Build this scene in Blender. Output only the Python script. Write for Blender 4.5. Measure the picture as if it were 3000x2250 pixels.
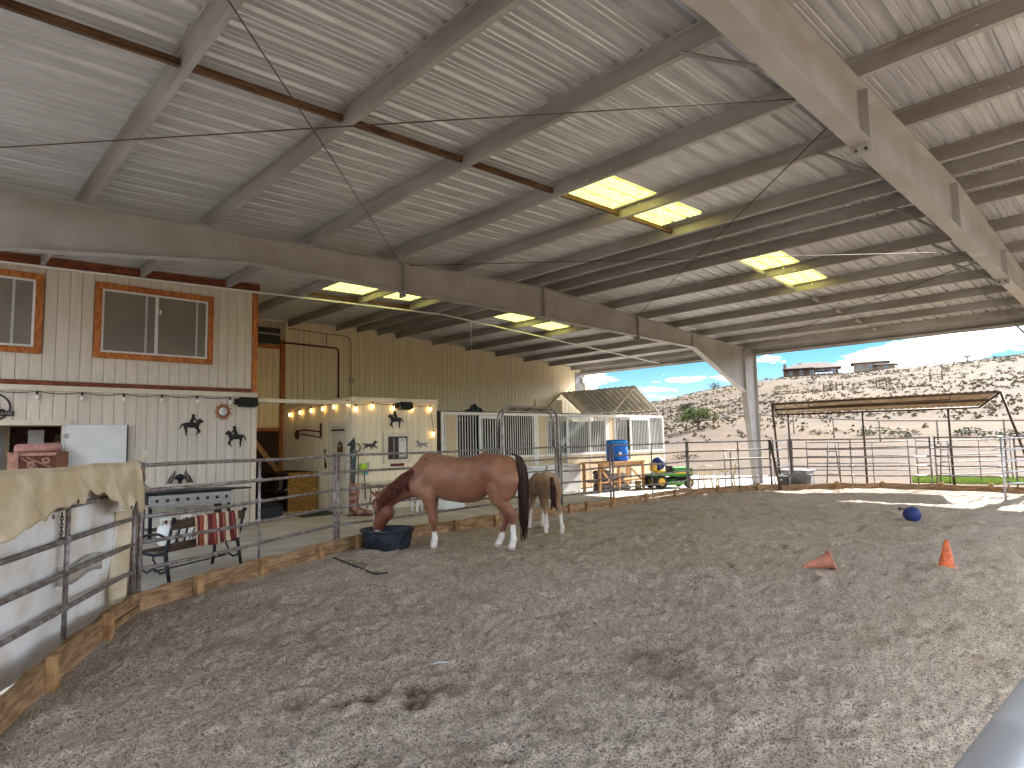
import bpy, bmesh, math, random
import numpy as np
from mathutils import Vector, Matrix

for o in list(bpy.data.objects): bpy.data.objects.remove(o)
SC = bpy.context.scene
COL = SC.collection
random.seed(7); RNG = np.random.default_rng(7)
R = math.radians

# ------------------------------------------------------------------ camera
CAM_POS = (0.0, 0.0, 1.65)
F_PX, YAW, PITCH, ROLL = 1845.24, 0.803809, 0.0877593, -0.0206308
def cam_axes():
    f = np.array([math.cos(YAW)*math.cos(PITCH), math.sin(YAW)*math.cos(PITCH), math.sin(PITCH)])
    r = np.array([math.sin(YAW), -math.cos(YAW), 0.0]); u = np.cross(r, f)
    return r*math.cos(ROLL)+u*math.sin(ROLL), -r*math.sin(ROLL)+u*math.cos(ROLL), f
cd = bpy.data.cameras.new('camera'); cam = bpy.data.objects.new('camera', cd); COL.objects.link(cam)
_r, _u, _f = cam_axes()
cam.matrix_world = Matrix(((_r[0], _u[0], -_f[0], 0), (_r[1], _u[1], -_f[1], 0), (_r[2], _u[2], -_f[2], CAM_POS[2]), (0, 0, 0, 1)))
cd.sensor_fit = 'HORIZONTAL'; cd.sensor_width = 36.0; cd.lens = F_PX/3000*36; cd.clip_start = 0.05; cd.clip_end = 6000
SC.camera = cam
SC.render.resolution_x, SC.render.resolution_y = 1024, 768

# ------------------------------------------------------------------ sun, sky, exposure
SUN_EL, SUN_AZ = R(33.5), R(-7)          # azimuth measured from +X towards +Y
sd = bpy.data.lights.new('sun', 'SUN'); sd.energy = 2.0; sd.angle = R(0.5); sd.color = (1.0, 0.96, 0.90)
sun = bpy.data.objects.new('sun', sd); COL.objects.link(sun)
SUN_DIR = Vector((math.cos(SUN_EL)*math.cos(SUN_AZ), math.cos(SUN_EL)*math.sin(SUN_AZ), math.sin(SUN_EL)))
sun.rotation_euler = SUN_DIR.to_track_quat('Z', 'Y').to_euler(); sun.location = (40, 0, 40)
W = bpy.data.worlds.new('World'); SC.world = W; W.use_nodes = True
wn, wl = W.node_tree.nodes, W.node_tree.links
wn.clear()
def N(t, **k):
    n = wn.new(t)
    for a, b in k.items(): setattr(n, a, b)
    return n
sky = N('ShaderNodeTexSky', sky_type='NISHITA', sun_disc=False)
sky.sun_elevation = SUN_EL; sky.sun_rotation = math.pi/2 - SUN_AZ
sky.altitude = 1300; sky.air_density = 1.0; sky.dust_density = 0.1; sky.ozone_density = 2.5
geo = N('ShaderNodeTexCoord')
# flat cloud deck: intersect the view direction with a plane high above
sep = N('ShaderNodeSeparateXYZ'); wl.new(geo.outputs['Generated'], sep.inputs[0])
zz = N('ShaderNodeMath', operation='MAXIMUM'); wl.new(sep.outputs[2], zz.inputs[0]); zz.inputs[1].default_value = 0.0
za = N('ShaderNodeMath', operation='ADD'); wl.new(zz.outputs[0], za.inputs[0]); za.inputs[1].default_value = 0.22
dx = N('ShaderNodeMath', operation='DIVIDE'); wl.new(sep.outputs[0], dx.inputs[0]); wl.new(za.outputs[0], dx.inputs[1])
dy = N('ShaderNodeMath', operation='DIVIDE'); wl.new(sep.outputs[1], dy.inputs[0]); wl.new(za.outputs[0], dy.inputs[1])
cv = N('ShaderNodeCombineXYZ'); wl.new(dx.outputs[0], cv.inputs[0]); wl.new(dy.outputs[0], cv.inputs[1]); cv.inputs[2].default_value = 8.5
cn = N('ShaderNodeTexNoise'); cn.inputs['Scale'].default_value = 1.9; cn.inputs['Detail'].default_value = 9; cn.inputs['Roughness'].default_value = 0.56; cn.inputs['Distortion'].default_value = 0.25
wl.new(cv.outputs[0], cn.inputs['Vector'])
cr = N('ShaderNodeValToRGB'); cr.color_ramp.elements[0].position = 0.50; cr.color_ramp.elements[1].position = 0.63
wl.new(cn.outputs[0], cr.inputs[0])
cn2 = N('ShaderNodeTexNoise'); cn2.inputs['Scale'].default_value = 3.2; cn2.inputs['Detail'].default_value = 7
wl.new(cv.outputs[0], cn2.inputs['Vector'])
cr2 = N('ShaderNodeValToRGB'); cr2.color_ramp.elements[0].color = (6.5, 7.6, 9.6, 1); cr2.color_ramp.elements[1].color = (24, 24, 23.5, 1)
cr2.color_ramp.elements[0].position = 0.36; cr2.color_ramp.elements[1].position = 0.58
wl.new(cn2.outputs[0], cr2.inputs[0])
hs = N('ShaderNodeHueSaturation'); hs.inputs['Saturation'].default_value = 1.5; hs.inputs['Value'].default_value = 0.21; wl.new(sky.outputs[0], hs.inputs['Color'])
up = N('ShaderNodeMapRange'); up.inputs[1].default_value = -0.01; up.inputs[2].default_value = 0.015; wl.new(sep.outputs[2], up.inputs[0])
cm = N('ShaderNodeMath', operation='MULTIPLY'); wl.new(cr.outputs[0], cm.inputs[0]); wl.new(up.outputs[0], cm.inputs[1])
mx = N('ShaderNodeMixRGB'); wl.new(cm.outputs[0], mx.inputs[0]); wl.new(hs.outputs[0], mx.inputs[1]); wl.new(cr2.outputs[0], mx.inputs[2])
bg = N('ShaderNodeBackground'); bg.inputs['Strength'].default_value = 0.075; wl.new(mx.outputs[0], bg.inputs[0])
wo = N('ShaderNodeOutputWorld'); wl.new(bg.outputs[0], wo.inputs[0])
SC.view_settings.view_transform = 'Standard'; SC.view_settings.look = 'None'
SC.view_settings.gamma = 1.0; SC.view_settings.use_curve_mapping = False
SC.view_settings.exposure = 3.2
SC.render.engine = 'CYCLES'
SC.cycles.max_bounces = 8; SC.cycles.diffuse_bounces = 6; SC.cycles.glossy_bounces = 2; SC.cycles.transmission_bounces = 6; SC.cycles.transparent_max_bounces = 10
SC.cycles.caustics_reflective = False; SC.cycles.caustics_refractive = False
SC.cycles.sample_clamp_indirect = 8.0

# ------------------------------------------------------------------ materials
def S(r, g, b):
    def f(c):
        c /= 255.0
        return c/12.92 if c <= 0.04045 else ((c+0.055)/1.055)**2.4
    return (f(r), f(g), f(b), 1.0)
MATS = {}
def mat(name, col, rough=0.7, metal=0.0, var=0.12, scale=6.0, col2=None, bump=0.0, bscale=40.0, stretch=None, rnd=0.0, spec=0.35, detail=5.0, alpha=None, emit=None, trans=0.0, lo=0.42, hi=0.62):
    """Principled surface whose colour drifts between col and col2 (or a darker col) through noise, with optional fine relief."""
    if name in MATS: return MATS[name]
    m = bpy.data.materials.new(name); m.use_nodes = True
    nt = m.node_tree; nd, ln = nt.nodes, nt.links
    p = nd['Principled BSDF']; p.inputs['Roughness'].default_value = rough; p.inputs['Metallic'].default_value = metal
    p.inputs['Specular IOR Level'].default_value = spec
    tc = nd.new('ShaderNodeTexCoord'); mp = nd.new('ShaderNodeMapping')
    ln.new(tc.outputs['Object'], mp.inputs[0])
    if stretch: mp.inputs['Scale'].default_value = stretch
    n1 = nd.new('ShaderNodeTexNoise'); n1.inputs['Scale'].default_value = scale; n1.inputs['Detail'].default_value = detail
    ln.new(mp.outputs[0], n1.inputs['Vector'])
    if rnd:
        oi = nd.new('ShaderNodeObjectInfo'); mm = nd.new('ShaderNodeMath'); mm.operation = 'MULTIPLY'; mm.inputs[1].default_value = 37.0
        ln.new(oi.outputs['Random'], mm.inputs[0]); n1.noise_dimensions = '4D'; ln.new(mm.outputs[0], n1.inputs['W'])
    rp = nd.new('ShaderNodeValToRGB'); rp.color_ramp.elements[0].position = lo; rp.color_ramp.elements[1].position = hi
    c2 = col2 if col2 else tuple(c*(1-var*2) for c in col[:3])+(1,)
    rp.color_ramp.elements[0].color = c2; rp.color_ramp.elements[1].color = col
    ln.new(n1.outputs[0], rp.inputs[0])
    out = rp.outputs[0]
    if rnd:
        h = nd.new('ShaderNodeHueSaturation'); mr = nd.new('ShaderNodeMapRange'); mr.inputs[3].default_value = 1-rnd; mr.inputs[4].default_value = 1+rnd
        ln.new(oi.outputs['Random'], mr.inputs[0]); ln.new(mr.outputs[0], h.inputs['Value']); ln.new(out, h.inputs['Color']); out = h.outputs[0]
    ln.new(out, p.inputs['Base Color'])
    if bump:
        n2 = nd.new('ShaderNodeTexNoise'); n2.inputs['Scale'].default_value = bscale; n2.inputs['Detail'].default_value = 6
        ln.new(mp.outputs[0], n2.inputs['Vector'])
        b = nd.new('ShaderNodeBump'); b.inputs['Strength'].default_value = bump; b.inputs['Distance'].default_value = 0.02
        ln.new(n2.outputs[0], b.inputs['Height']); ln.new(b.outputs[0], p.inputs['Normal'])
    if emit:
        p.inputs['Emission Color'].default_value = emit[0]; p.inputs['Emission Strength'].default_value = emit[1]
    if trans: p.inputs['Transmission Weight'].default_value = trans
    MATS[name] = m
    return m
def vcmat(name, rough=0.6, bump=0.15, bscale=60.0, var=0.10, stretch=None, spec=0.3, sheen=0.0, nscale=9.0):
    """Surface coloured by the mesh's own colour attribute 'hide' with light mottling."""
    if name in MATS: return MATS[name]
    m = bpy.data.materials.new(name); m.use_nodes = True; nd, ln = m.node_tree.nodes, m.node_tree.links
    p = nd['Principled BSDF']; p.inputs['Roughness'].default_value = rough; p.inputs['Specular IOR Level'].default_value = spec
    p.inputs['Sheen Weight'].default_value = sheen
    a = nd.new('ShaderNodeAttribute'); a.attribute_name = 'hide'
    tc = nd.new('ShaderNodeTexCoord'); mp = nd.new('ShaderNodeMapping'); ln.new(tc.outputs['Object'], mp.inputs[0])
    if stretch: mp.inputs['Scale'].default_value = stretch
    n1 = nd.new('ShaderNodeTexNoise'); n1.inputs['Scale'].default_value = nscale; n1.inputs['Detail'].default_value = 8; ln.new(mp.outputs[0], n1.inputs['Vector'])
    mr = nd.new('ShaderNodeMapRange'); mr.inputs[1].default_value = 0.3; mr.inputs[2].default_value = 0.7; mr.inputs[3].default_value = 1-var; mr.inputs[4].default_value = 1+var
    ln.new(n1.outputs[0], mr.inputs[0])
    h = nd.new('ShaderNodeHueSaturation'); ln.new(a.outputs['Color'], h.inputs['Color']); ln.new(mr.outputs[0], h.inputs['Value'])
    ln.new(h.outputs[0], p.inputs['Base Color'])
    if bump:
        n2 = nd.new('ShaderNodeTexNoise'); n2.inputs['Scale'].default_value = bscale; n2.inputs['Detail'].default_value = 5; ln.new(mp.outputs[0], n2.inputs['Vector'])
        b = nd.new('ShaderNodeBump'); b.inputs['Strength'].default_value = bump; b.inputs['Distance'].default_value = 0.01
        ln.new(n2.outputs[0], b.inputs['Height']); ln.new(b.outputs[0], p.inputs['Normal'])
    MATS[name] = m
    return m

# ------------------------------------------------------------------ objects
def tag(o, label=None, cat=None, group=None, kind=None):
    if label: o['label'] = label
    if cat: o['category'] = cat
    if group: o['group'] = group
    if kind: o['kind'] = kind
    return o
def thing(name, label, cat, loc=(0, 0, 0), rz=0.0, group=None):
    o = bpy.data.objects.new(name, None); COL.objects.link(o); o.empty_display_size = 0.2
    o.location = loc; o.rotation_euler = (0, 0, rz)
    return tag(o, label, cat, group)
def link(name, me, parent=None, loc=None, rot=None, scale=None, world=False):
    o = bpy.data.objects.new(name, me); COL.objects.link(o)
    if parent is not None:
        o.parent = parent
        if world:      # mesh written in world coordinates under an unrotated or rotated thing
            pw = parent
            M = Matrix.Identity(4)
            while pw is not None:
                M = (Matrix.LocRotScale(pw.location, pw.rotation_euler, pw.scale)) @ M if pw.parent is None else (pw.matrix_parent_inverse @ Matrix.LocRotScale(pw.location, pw.rotation_euler, pw.scale)) @ M
                pw = pw.parent
            o.matrix_parent_inverse = M.inverted()
    if loc is not None: o.location = loc
    if rot is not None: o.rotation_euler = rot
    if scale is not None: o.scale = scale
    return o
class MB:
    """collects simple shapes into one mesh"""
    def __init__(s): s.v = []; s.f = []; s.sm = []
    def add(s, v, f, smooth=False):
        k = len(s.v); s.v += [tuple(map(float, p)) for p in v]; s.f += [tuple(i+k for i in q) for q in f]; s.sm += [smooth]*len(f); return s
    def box(s, a, b):
        x0, y0, z0 = a; x1, y1, z1 = b
        return s.add([(x0,y0,z0),(x1,y0,z0),(x1,y1,z0),(x0,y1,z0),(x0,y0,z1),(x1,y0,z1),(x1,y1,z1),(x0,y1,z1)],
                     [(0,3,2,1),(4,5,6,7),(0,1,5,4),(1,2,6,5),(2,3,7,6),(3,0,4,7)])
    def cbox(s, c, size, M=None):
        hx, hy, hz = size[0]/2, size[1]/2, size[2]/2
        vs = [Vector((x, y, z)) for z in (-hz, hz) for x, y in ((-hx,-hy),(hx,-hy),(hx,hy),(-hx,hy))]
        if M is not None: vs = [M @ v for v in vs]
        return s.add([v+Vector(c) for v in vs], [(0,3,2,1),(4,5,6,7),(0,1,5,4),(1,2,6,5),(2,3,7,6),(3,0,4,7)])
    def bar(s, a, b, w, h, up=(0, 0, 1)):
        """rectangular bar from a to b, w across, h along up"""
        a, b = Vector(a), Vector(b); d = (b-a).normalized(); u = Vector(up); x = d.cross(u)
        if x.length < 1e-5: x = Vector((1, 0, 0))
        x.normalize(); y = x.cross(d).normalized(); x *= w/2; y *= h/2
        return s.add([a-x-y, a+x-y, a+x+y, a-x+y, b-x-y, b+x-y, b+x+y, b-x+y], [(0,1,2,3),(7,6,5,4),(0,4,5,1),(1,5,6,2),(2,6,7,3),(3,7,4,0)])
    def tube(s, pts, r, n=10, cap=True, closed=False):
        pts = [Vector(p) for p in pts]; rs = r if isinstance(r, (list, tuple)) else [r]*len(pts)
        rings = []; up = None; m = len(pts)
        for i, p in enumerate(pts):
            if closed: t = pts[(i+1) % m]-pts[i-1]
            else: t = (pts[min(i+1, m-1)]-pts[max(i-1, 0)])
            t.normalize()
            if up is None:
                up = Vector((0, 0, 1)) if abs(t.z) < 0.9 else Vector((1, 0, 0))
            x = t.cross(up)
            if x.length < 1e-4: x = t.cross(Vector((0.31, 0.9, 0.2)))
            x.normalize(); y = x.cross(t).normalized(); up = y
            rings.append([p+(x*math.cos(2*math.pi*k/n)+y*math.sin(2*math.pi*k/n))*rs[i] for k in range(n)])
        v = [q for rg in rings for q in rg]; f = []
        last = m if closed else m-1
        for i in range(last):
            j = (i+1) % m
            for k in range(n): f.append((i*n+k, i*n+(k+1) % n, j*n+(k+1) % n, j*n+k))
        s.add(v, f, True)
        if cap and not closed:
            k0 = len(s.v)-len(v)
            s.f += [tuple(k0+k for k in range(n))[::-1], tuple(k0+(m-1)*n+k for k in range(n))]; s.sm += [False, False]
        return s
    def lathe(s, prof, c=(0, 0, 0), n=24, sx=1.0, sy=1.0, rot=None, smooth=True):
        v = []; f = []
        for r, z in prof:
            for k in range(n):
                p = Vector((r*math.cos(2*math.pi*k/n)*sx, r*math.sin(2*math.pi*k/n)*sy, z))
                if rot is not None: p = rot @ p
                v.append(p+Vector(c))
        for i in range(len(prof)-1):
            for k in range(n): f.append((i*n+k, i*n+(k+1) % n, (i+1)*n+(k+1) % n, (i+1)*n+k))
        return s.add(v, f, smooth)
    def prism(s, poly, M, depth):
        """2-D outline (x,y) pushed along local z by depth, mapped by M (4x4)"""
        n = len(poly)
        v = [M @ Vector((x, y, 0)) for x, y in poly]+[M @ Vector((x, y, depth)) for x, y in poly]
        f = [tuple(range(n))[::-1], tuple(range(n, 2*n))]+[(i, (i+1) % n, n+(i+1) % n, n+i) for i in range(n)]
        return s.add(v, f)
    def sheet(s, grid, smooth=True):
        a, b = len(grid), len(grid[0])
        return s.add([p for r in grid for p in r], [(i*b+j, i*b+j+1, (i+1)*b+j+1, (i+1)*b+j) for i in range(a-1) for j in range(b-1)], smooth)
    def ball(s, c, r, n=16, sx=1, sy=1, sz=1, M=None):
        pr = [(max(math.sin(math.pi*i/(n//2))*r, 1e-4), -math.cos(math.pi*i/(n//2))*r*sz) for i in range(n//2+1)]
        return s.lathe(pr, c, n, sx, sy, rot=M)
    def me(s, name, m):
        me = bpy.data.meshes.new(name); me.from_pydata(s.v, [], s.f); me.validate(clean_customdata=False)
        if len(me.polygons) == len(s.sm): me.polygons.foreach_set('use_smooth', s.sm)
        if m is not None: me.materials.append(m)
        me.update(); return me
    def build(s, name, m, parent=None, world=True, bevel=0.0, seg=2, solid=0.0, **k):
        o = link(name, s.me(name, m), parent, world=world and parent is not None, **k)
        if solid:
            q = o.modifiers.new('solid', 'SOLIDIFY'); q.thickness = solid; q.offset = 0
        if bevel:
            q = o.modifiers.new('bevel', 'BEVEL'); q.width = bevel; q.segments = seg; q.limit_method = 'ANGLE'
        return o
def npmesh(name, V, Fq, m, smooth=True):
    me = bpy.data.meshes.new(name); V = np.asarray(V, np.float32); Fq = np.asarray(Fq, np.int32); k = Fq.shape[1]
    me.vertices.add(len(V)); me.vertices.foreach_set('co', V.ravel())
    me.loops.add(Fq.size); me.loops.foreach_set('vertex_index', Fq.ravel())
    me.polygons.add(len(Fq)); me.polygons.foreach_set('loop_start', np.arange(0, Fq.size, k, dtype=np.int32))
    me.polygons.foreach_set('loop_total', np.full(len(Fq), k, np.int32)); me.polygons.foreach_set('use_smooth', np.full(len(Fq), smooth))
    me.update(calc_edges=True); me.validate()
    if m is not None: me.materials.append(m)
    return me
def vcolor(me, cols):
    a = me.color_attributes.new('hide', 'FLOAT_COLOR', 'POINT'); c = np.ones((len(me.vertices), 4), np.float32); c[:, :3] = cols; a.data.foreach_set('color', c.ravel())
# lattice value noise, vectorised
_LT = np.random.default_rng(3).random((64, 64, 64)).astype(np.float32)
def vnoise(x, y, z=0.0):
    x, y, z = np.broadcast_arrays(np.asarray(x, float), np.asarray(y, float), np.asarray(z, float))
    xi, yi, zi = np.floor(x).astype(int), np.floor(y).astype(int), np.floor(z).astype(int)
    fx, fy, fz = x-xi, y-yi, z-zi
    fx, fy, fz = fx*fx*(3-2*fx), fy*fy*(3-2*fy), fz*fz*(3-2*fz)
    g = lambda a, b, c: _LT[(xi+a) % 64, (yi+b) % 64, (zi+c) % 64]
    x00 = g(0,0,0)*(1-fx)+g(1,0,0)*fx; x10 = g(0,1,0)*(1-fx)+g(1,1,0)*fx
    x01 = g(0,0,1)*(1-fx)+g(1,0,1)*fx; x11 = g(0,1,1)*(1-fx)+g(1,1,1)*fx
    return (x00*(1-fy)+x10*fy)*(1-fz)+(x01*(1-fy)+x11*fy)*fz
def fbm(x, y, z=0.0, o=4, g=0.5):
    s = 0; a = 1; t = 0
    for i in range(o):
        s = s+a*vnoise(np.asarray(x)*2**i+17.3*i, np.asarray(y)*2**i+5.1*i, np.asarray(z)*2**i+9.7*i); t += a; a *= g
    return s/t
# smooth implicit bodies
class SDF:
    def __init__(s, lo, hi, h):
        s.lo = np.array(lo, float); s.h = h; s.n = (np.ceil((np.array(hi)-s.lo)/h)+1).astype(int)
        s.F = np.full(s.n, 1.0)
        s.ax = [s.lo[i]+h*np.arange(s.n[i]) for i in range(3)]
    def cone(s, a, b, ra, rb, k=0.06, sv=1.0, axis=1):
        a, b = np.array(a, float), np.array(b, float); m = max(ra, rb)+k*1.6+s.h*3
        sl = []
        for i in range(3):
            mm = m*(sv if i == axis and sv > 1 else 1)
            i0 = int(max(0, math.floor((min(a[i], b[i])-mm-s.lo[i])/s.h))); i1 = int(min(s.n[i], math.ceil((max(a[i], b[i])+mm-s.lo[i])/s.h)+1)); sl.append(slice(i0, i1))
        g = np.meshgrid(*[s.ax[i][sl[i]] for i in range(3)], indexing='ij')
        P = [g[i]-a[i] for i in range(3)]; d = b-a
        sc = [1.0, 1.0, 1.0]; sc[axis] = 1.0/sv
        P = [P[i]*sc[i] for i in range(3)]; d = d*np.array(sc)
        L2 = max(float(d@d), 1e-9); t = np.clip((P[0]*d[0]+P[1]*d[1]+P[2]*d[2])/L2, 0, 1)
        D = np.sqrt(sum((P[i]-t*d[i])**2 for i in range(3)))-(ra+(rb-ra)*t)
        if sv < 1: D = D*max(sv, 0.6)
        A = s.F[tuple(sl)]; hh = np.maximum(k-np.abs(A-D), 0)/k
        s.F[tuple(sl)] = np.minimum(A, D)-hh*hh*k*0.25
        return s
    def chain(s, pts, k=0.04, sv=1.0):
        for (p, q) in zip(pts[:-1], pts[1:]): s.cone(p[:3], q[:3], p[3], q[3], k, sv)
        return s
    def mesh(s):
        F = s.F; nx, ny, nz = F.shape; ins = F < 0
        acc = np.zeros((nx-1, ny-1, nz-1, 3)); cnt = np.zeros((nx-1, ny-1, nz-1))
        idx = np.indices((nx-1, ny-1, nz-1)).transpose(1, 2, 3, 0).astype(float)
        sub = lambda a, b, c: (slice(a, nx-1+a), slice(b, ny-1+b), slice(c, nz-1+c))
        for ax in range(3):
            for p in range(2):
                for q in range(2):
                    o0 = [0, 0, 0]; oth = [i for i in range(3) if i != ax]; o0[oth[0]] = p; o0[oth[1]] = q; o1 = list(o0); o1[ax] = 1
                    f0, f1 = F[sub(*o0)], F[sub(*o1)]; c = (f0 < 0) != (f1 < 0)
                    t = np.where(c, f0/(f0-f1+1e-12), 0)
                    for i in range(3):
                        acc[..., i] += np.where(c, o0[i]+(t if i == ax else 0), 0)
                    cnt += c
        has = cnt > 0; vid = np.full(cnt.shape, -1); vid[has] = np.arange(has.sum())
        V = (idx[has]+acc[has]/cnt[has][:, None])*s.h+s.lo
        Q = []
        for ax in range(3):
            o = [i for i in range(3) if i != ax]
            a = [slice(1, -1)]*3; a[ax] = slice(0, -1); b = [slice(1, -1)]*3; b[ax] = slice(1, None)
            c = ins[tuple(a)] != ins[tuple(b)]; fl = ins[tuple(a)]
            ii = np.argwhere(c)
            if not len(ii): continue
            base = ii.copy(); base[:, o[0]] += 1; base[:, o[1]] += 1
            def cid(d0, d1):
                k = base.copy(); k[:, o[0]] -= d0; k[:, o[1]] -= d1; return vid[k[:, 0], k[:, 1], k[:, 2]]
            q = np.stack([cid(0, 0), cid(1, 0), cid(1, 1), cid(0, 1)], 1)
            flip = fl[c]
            if ax == 1: flip = ~flip
            q[~flip] = q[~flip][:, ::-1]; Q.append(q)
        return V, np.concatenate(Q)
# ------------------------------------------------------------------ palette
STEEL = mat('primer_steel', S(174, 173, 172), 0.55, 0.0, var=0.10, scale=1.6, bump=0.03, bscale=30, rnd=0.03, col2=S(162, 158, 154))
STEELD = mat('purlin_steel', S(172, 170, 168), 0.5, 0.1, var=0.1, scale=2.5, rnd=0.05, col2=S(152, 147, 142), stretch=(1, 0.3, 1))
GALV = mat('galvanised_sheet', S(194, 196, 199), 0.42, 0.35, var=0.08, scale=5.0, stretch=(0.25, 2, 2), rnd=0.05, col2=S(176, 177, 178))
PIPE = mat('weathered_pipe', S(152, 148, 148), 0.42, 0.4, var=0.22, scale=14, bump=0.08, bscale=70, col2=S(116, 102, 96), rnd=0.05)
PIPEL = mat('galvanised_pipe', S(188, 190, 196), 0.4, 0.5, var=0.12, scale=10, bump=0.04, bscale=50)
WOODO = mat('stained_trim', S(198, 126, 66), 0.6, var=0.18, scale=7, stretch=(3, 3, 1), bump=0.15, bscale=50, rnd=0.06, col2=S(160, 92, 44))
WOODR = mat('red_brown_trim', S(140, 78, 46), 0.65, var=0.25, scale=7, stretch=(1, 3, 3), bump=0.15, col2=S(104, 52, 30), rnd=0.05)
WOODB = mat('rough_board', S(172, 138, 102), 0.8, var=0.2, scale=5, stretch=(1, 1, 5), bump=0.35, bscale=25, rnd=0.12, col2=S(128, 98, 68))
WOODBRN = mat('brown_lumber', S(112, 84, 58), 0.75, var=0.2, scale=8, stretch=(0.4, 4, 4), col2=S(78, 56, 38), rnd=0.08)
SIDE1 = mat('beige_siding', S(222, 212, 197), 0.75, var=0.05, scale=18, stretch=(1, 1, 0.15), bump=0.12, bscale=60, rnd=0.025)
SIDE2 = mat('warm_lit_siding', S(244, 231, 202), 0.75, var=0.06, scale=18, stretch=(1, 1, 0.15), bump=0.12, bscale=60, rnd=0.025)  # copy of the beige siding with warm skylight and brightness put into its colour
CREAM = mat('cream_trim', S(226, 214, 192), 0.65, var=0.05, scale=8, bump=0.05, rnd=0.02)
BACK = mat('wall_sheathing', S(200, 187, 164), 0.9)
DARK = mat('dark_void', S(34, 30, 28), 0.9)
WHITE = mat('white_enamel', S(228, 228, 226), 0.35, var=0.03, scale=4)
BLACK = mat('black_metal', S(34, 33, 35), 0.45, 0.3, var=0.2, scale=12)
BLACKP = mat('black_plastic', S(30, 30, 32), 0.5, var=0.2, scale=12)
CHARC = mat('cast_iron', S(38, 42, 50), 0.5, 0.4, var=0.25, scale=20, bump=0.1)
RUST = mat('rusty_steel', S(120, 76, 52), 0.75, 0.2, var=0.25, scale=14, col2=S(74, 44, 32))
ZC = -0.20                                    # concrete apron level (sand inside the boards is at 0)
RX, RZ = 11.48, 5.46                          # ridge
def roof_z(x): return RZ+0.027*(x-RX) if x < RX else RZ-0.058*(x-RX)
XL, XE = -1.6, 23.35
YN, YF = -1.6, 19.36

# ------------------------------------------------------------------ terrain
AZ_T = [(-180, 1.2), (-90, 1.6), (-45, 5.6), (-20, 5.7), (0, 5.35), (6.7, 5.19), (10.7, 4.99), (14.7, 4.82), (17.6, 4.66), (22.6, 4.58), (25.2, 4.30), (28.0, 3.95), (33.1, 3.03), (40, 2.2), (60, 1.4), (120, 1.0), (180, 1.2)]
def crest(az):                                 # crest elevation angle (deg) for an azimuth (deg)
    return np.interp(az, [a for a, _ in AZ_T], [e for _, e in AZ_T])
def ground_h(x, y):
    x, y = np.asarray(x, float), np.asarray(y, float)
    r = np.hypot(x, y); az = np.degrees(np.arctan2(y, x))
    H = np.tan(np.radians(crest(az)))*200+1.65
    t = np.clip((r-30)/170, 0, None); prof = np.where(t < 1, 0.52*t+0.48*t*t*(3-2*t), 1+0.12*(1-np.exp(-(t-1)))-0.10*np.clip(t-1, 0, None))
    z = -0.24+(H+0.24)*prof
    k = np.clip((r-34)/30, 0, 1)
    z = z+k*((fbm(x/9, y/9, o=4)-0.5)*0.9+(fbm(x/40, y/40, 3.0, o=3)-0.5)*2.6*np.clip((r-60)/60, 0, 1)*np.clip((195-r)/60, 0, 1))
    return z
def dirt_mat():
    m = mat('desert_ground', S(80, 62, 45), 0.95, scale=0.8, col2=S(67, 50, 37), bump=0.5, bscale=3.5, detail=8, lo=0.35, hi=0.65)
    nd, ln = m.node_tree.nodes, m.node_tree.links; p = nd['Principled BSDF']
    tc = nd.new('ShaderNodeTexCoord')
    n = nd.new('ShaderNodeTexNoise'); n.inputs['Scale'].default_value = 0.06; n.inputs['Detail'].default_value = 9; n.inputs['Roughness'].default_value = 0.65; ln.new(tc.outputs['Object'], n.inputs['Vector'])
    rp = nd.new('ShaderNodeValToRGB'); rp.color_ramp.elements[0].position = 0.42; rp.color_ramp.elements[1].position = 0.58
    ln.new(n.outputs[0], rp.inputs[0])
    old = p.inputs['Base Color'].links[0].from_socket
    mx = nd.new('ShaderNodeMixRGB'); mx.inputs[2].default_value = S(88, 67, 39); ln.new(rp.outputs[0], mx.inputs[0]); ln.new(old, mx.inputs[1])
    n3 = nd.new('ShaderNodeTexNoise'); n3.inputs['Scale'].default_value = 1.6; n3.inputs['Detail'].default_value = 6; ln.new(tc.outputs['Object'], n3.inputs['Vector'])
    r3 = nd.new('ShaderNodeValToRGB'); r3.color_ramp.elements[0].position = 0.52; r3.color_ramp.elements[1].position = 0.66; ln.new(n3.outputs[0], r3.inputs[0])
    m3 = nd.new('ShaderNodeMixRGB'); m3.inputs[2].default_value = S(64, 51, 39); ln.new(r3.outputs[0], m3.inputs[0]); ln.new(mx.outputs[0], m3.inputs[1])
    ln.new(m3.outputs[0], p.inputs['Base Color'])
    return m
DIRT = dirt_mat()
def build_ground():
    rr = np.concatenate([[0.01, 8, 16], np.linspace(22, 60, 60), np.geomspace(61.5, 230, 90), np.geomspace(240, 3000, 16)])
    az = np.radians(np.concatenate([np.linspace(-8, 48, 190), np.linspace(49, 351, 100)]))
    A, Rr = np.meshgrid(az, rr)
    X, Y = Rr*np.cos(A), Rr*np.sin(A); Z = ground_h(X, Y)
    n, k = X.shape; V = np.stack([X.ravel(), Y.ravel(), Z.ravel()], 1)
    i, j = np.meshgrid(np.arange(n-1), np.arange(k), indexing='ij'); j2 = (j+1) % k
    Fq = np.stack([(i*k+j).ravel(), (i*k+j2).ravel(), ((i+1)*k+j2).ravel(), ((i+1)*k+j).ravel()], 1)[:, ::-1]
    return tag(link('ground', npmesh('ground', V, Fq, DIRT)), kind='structure')
build_ground()

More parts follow.
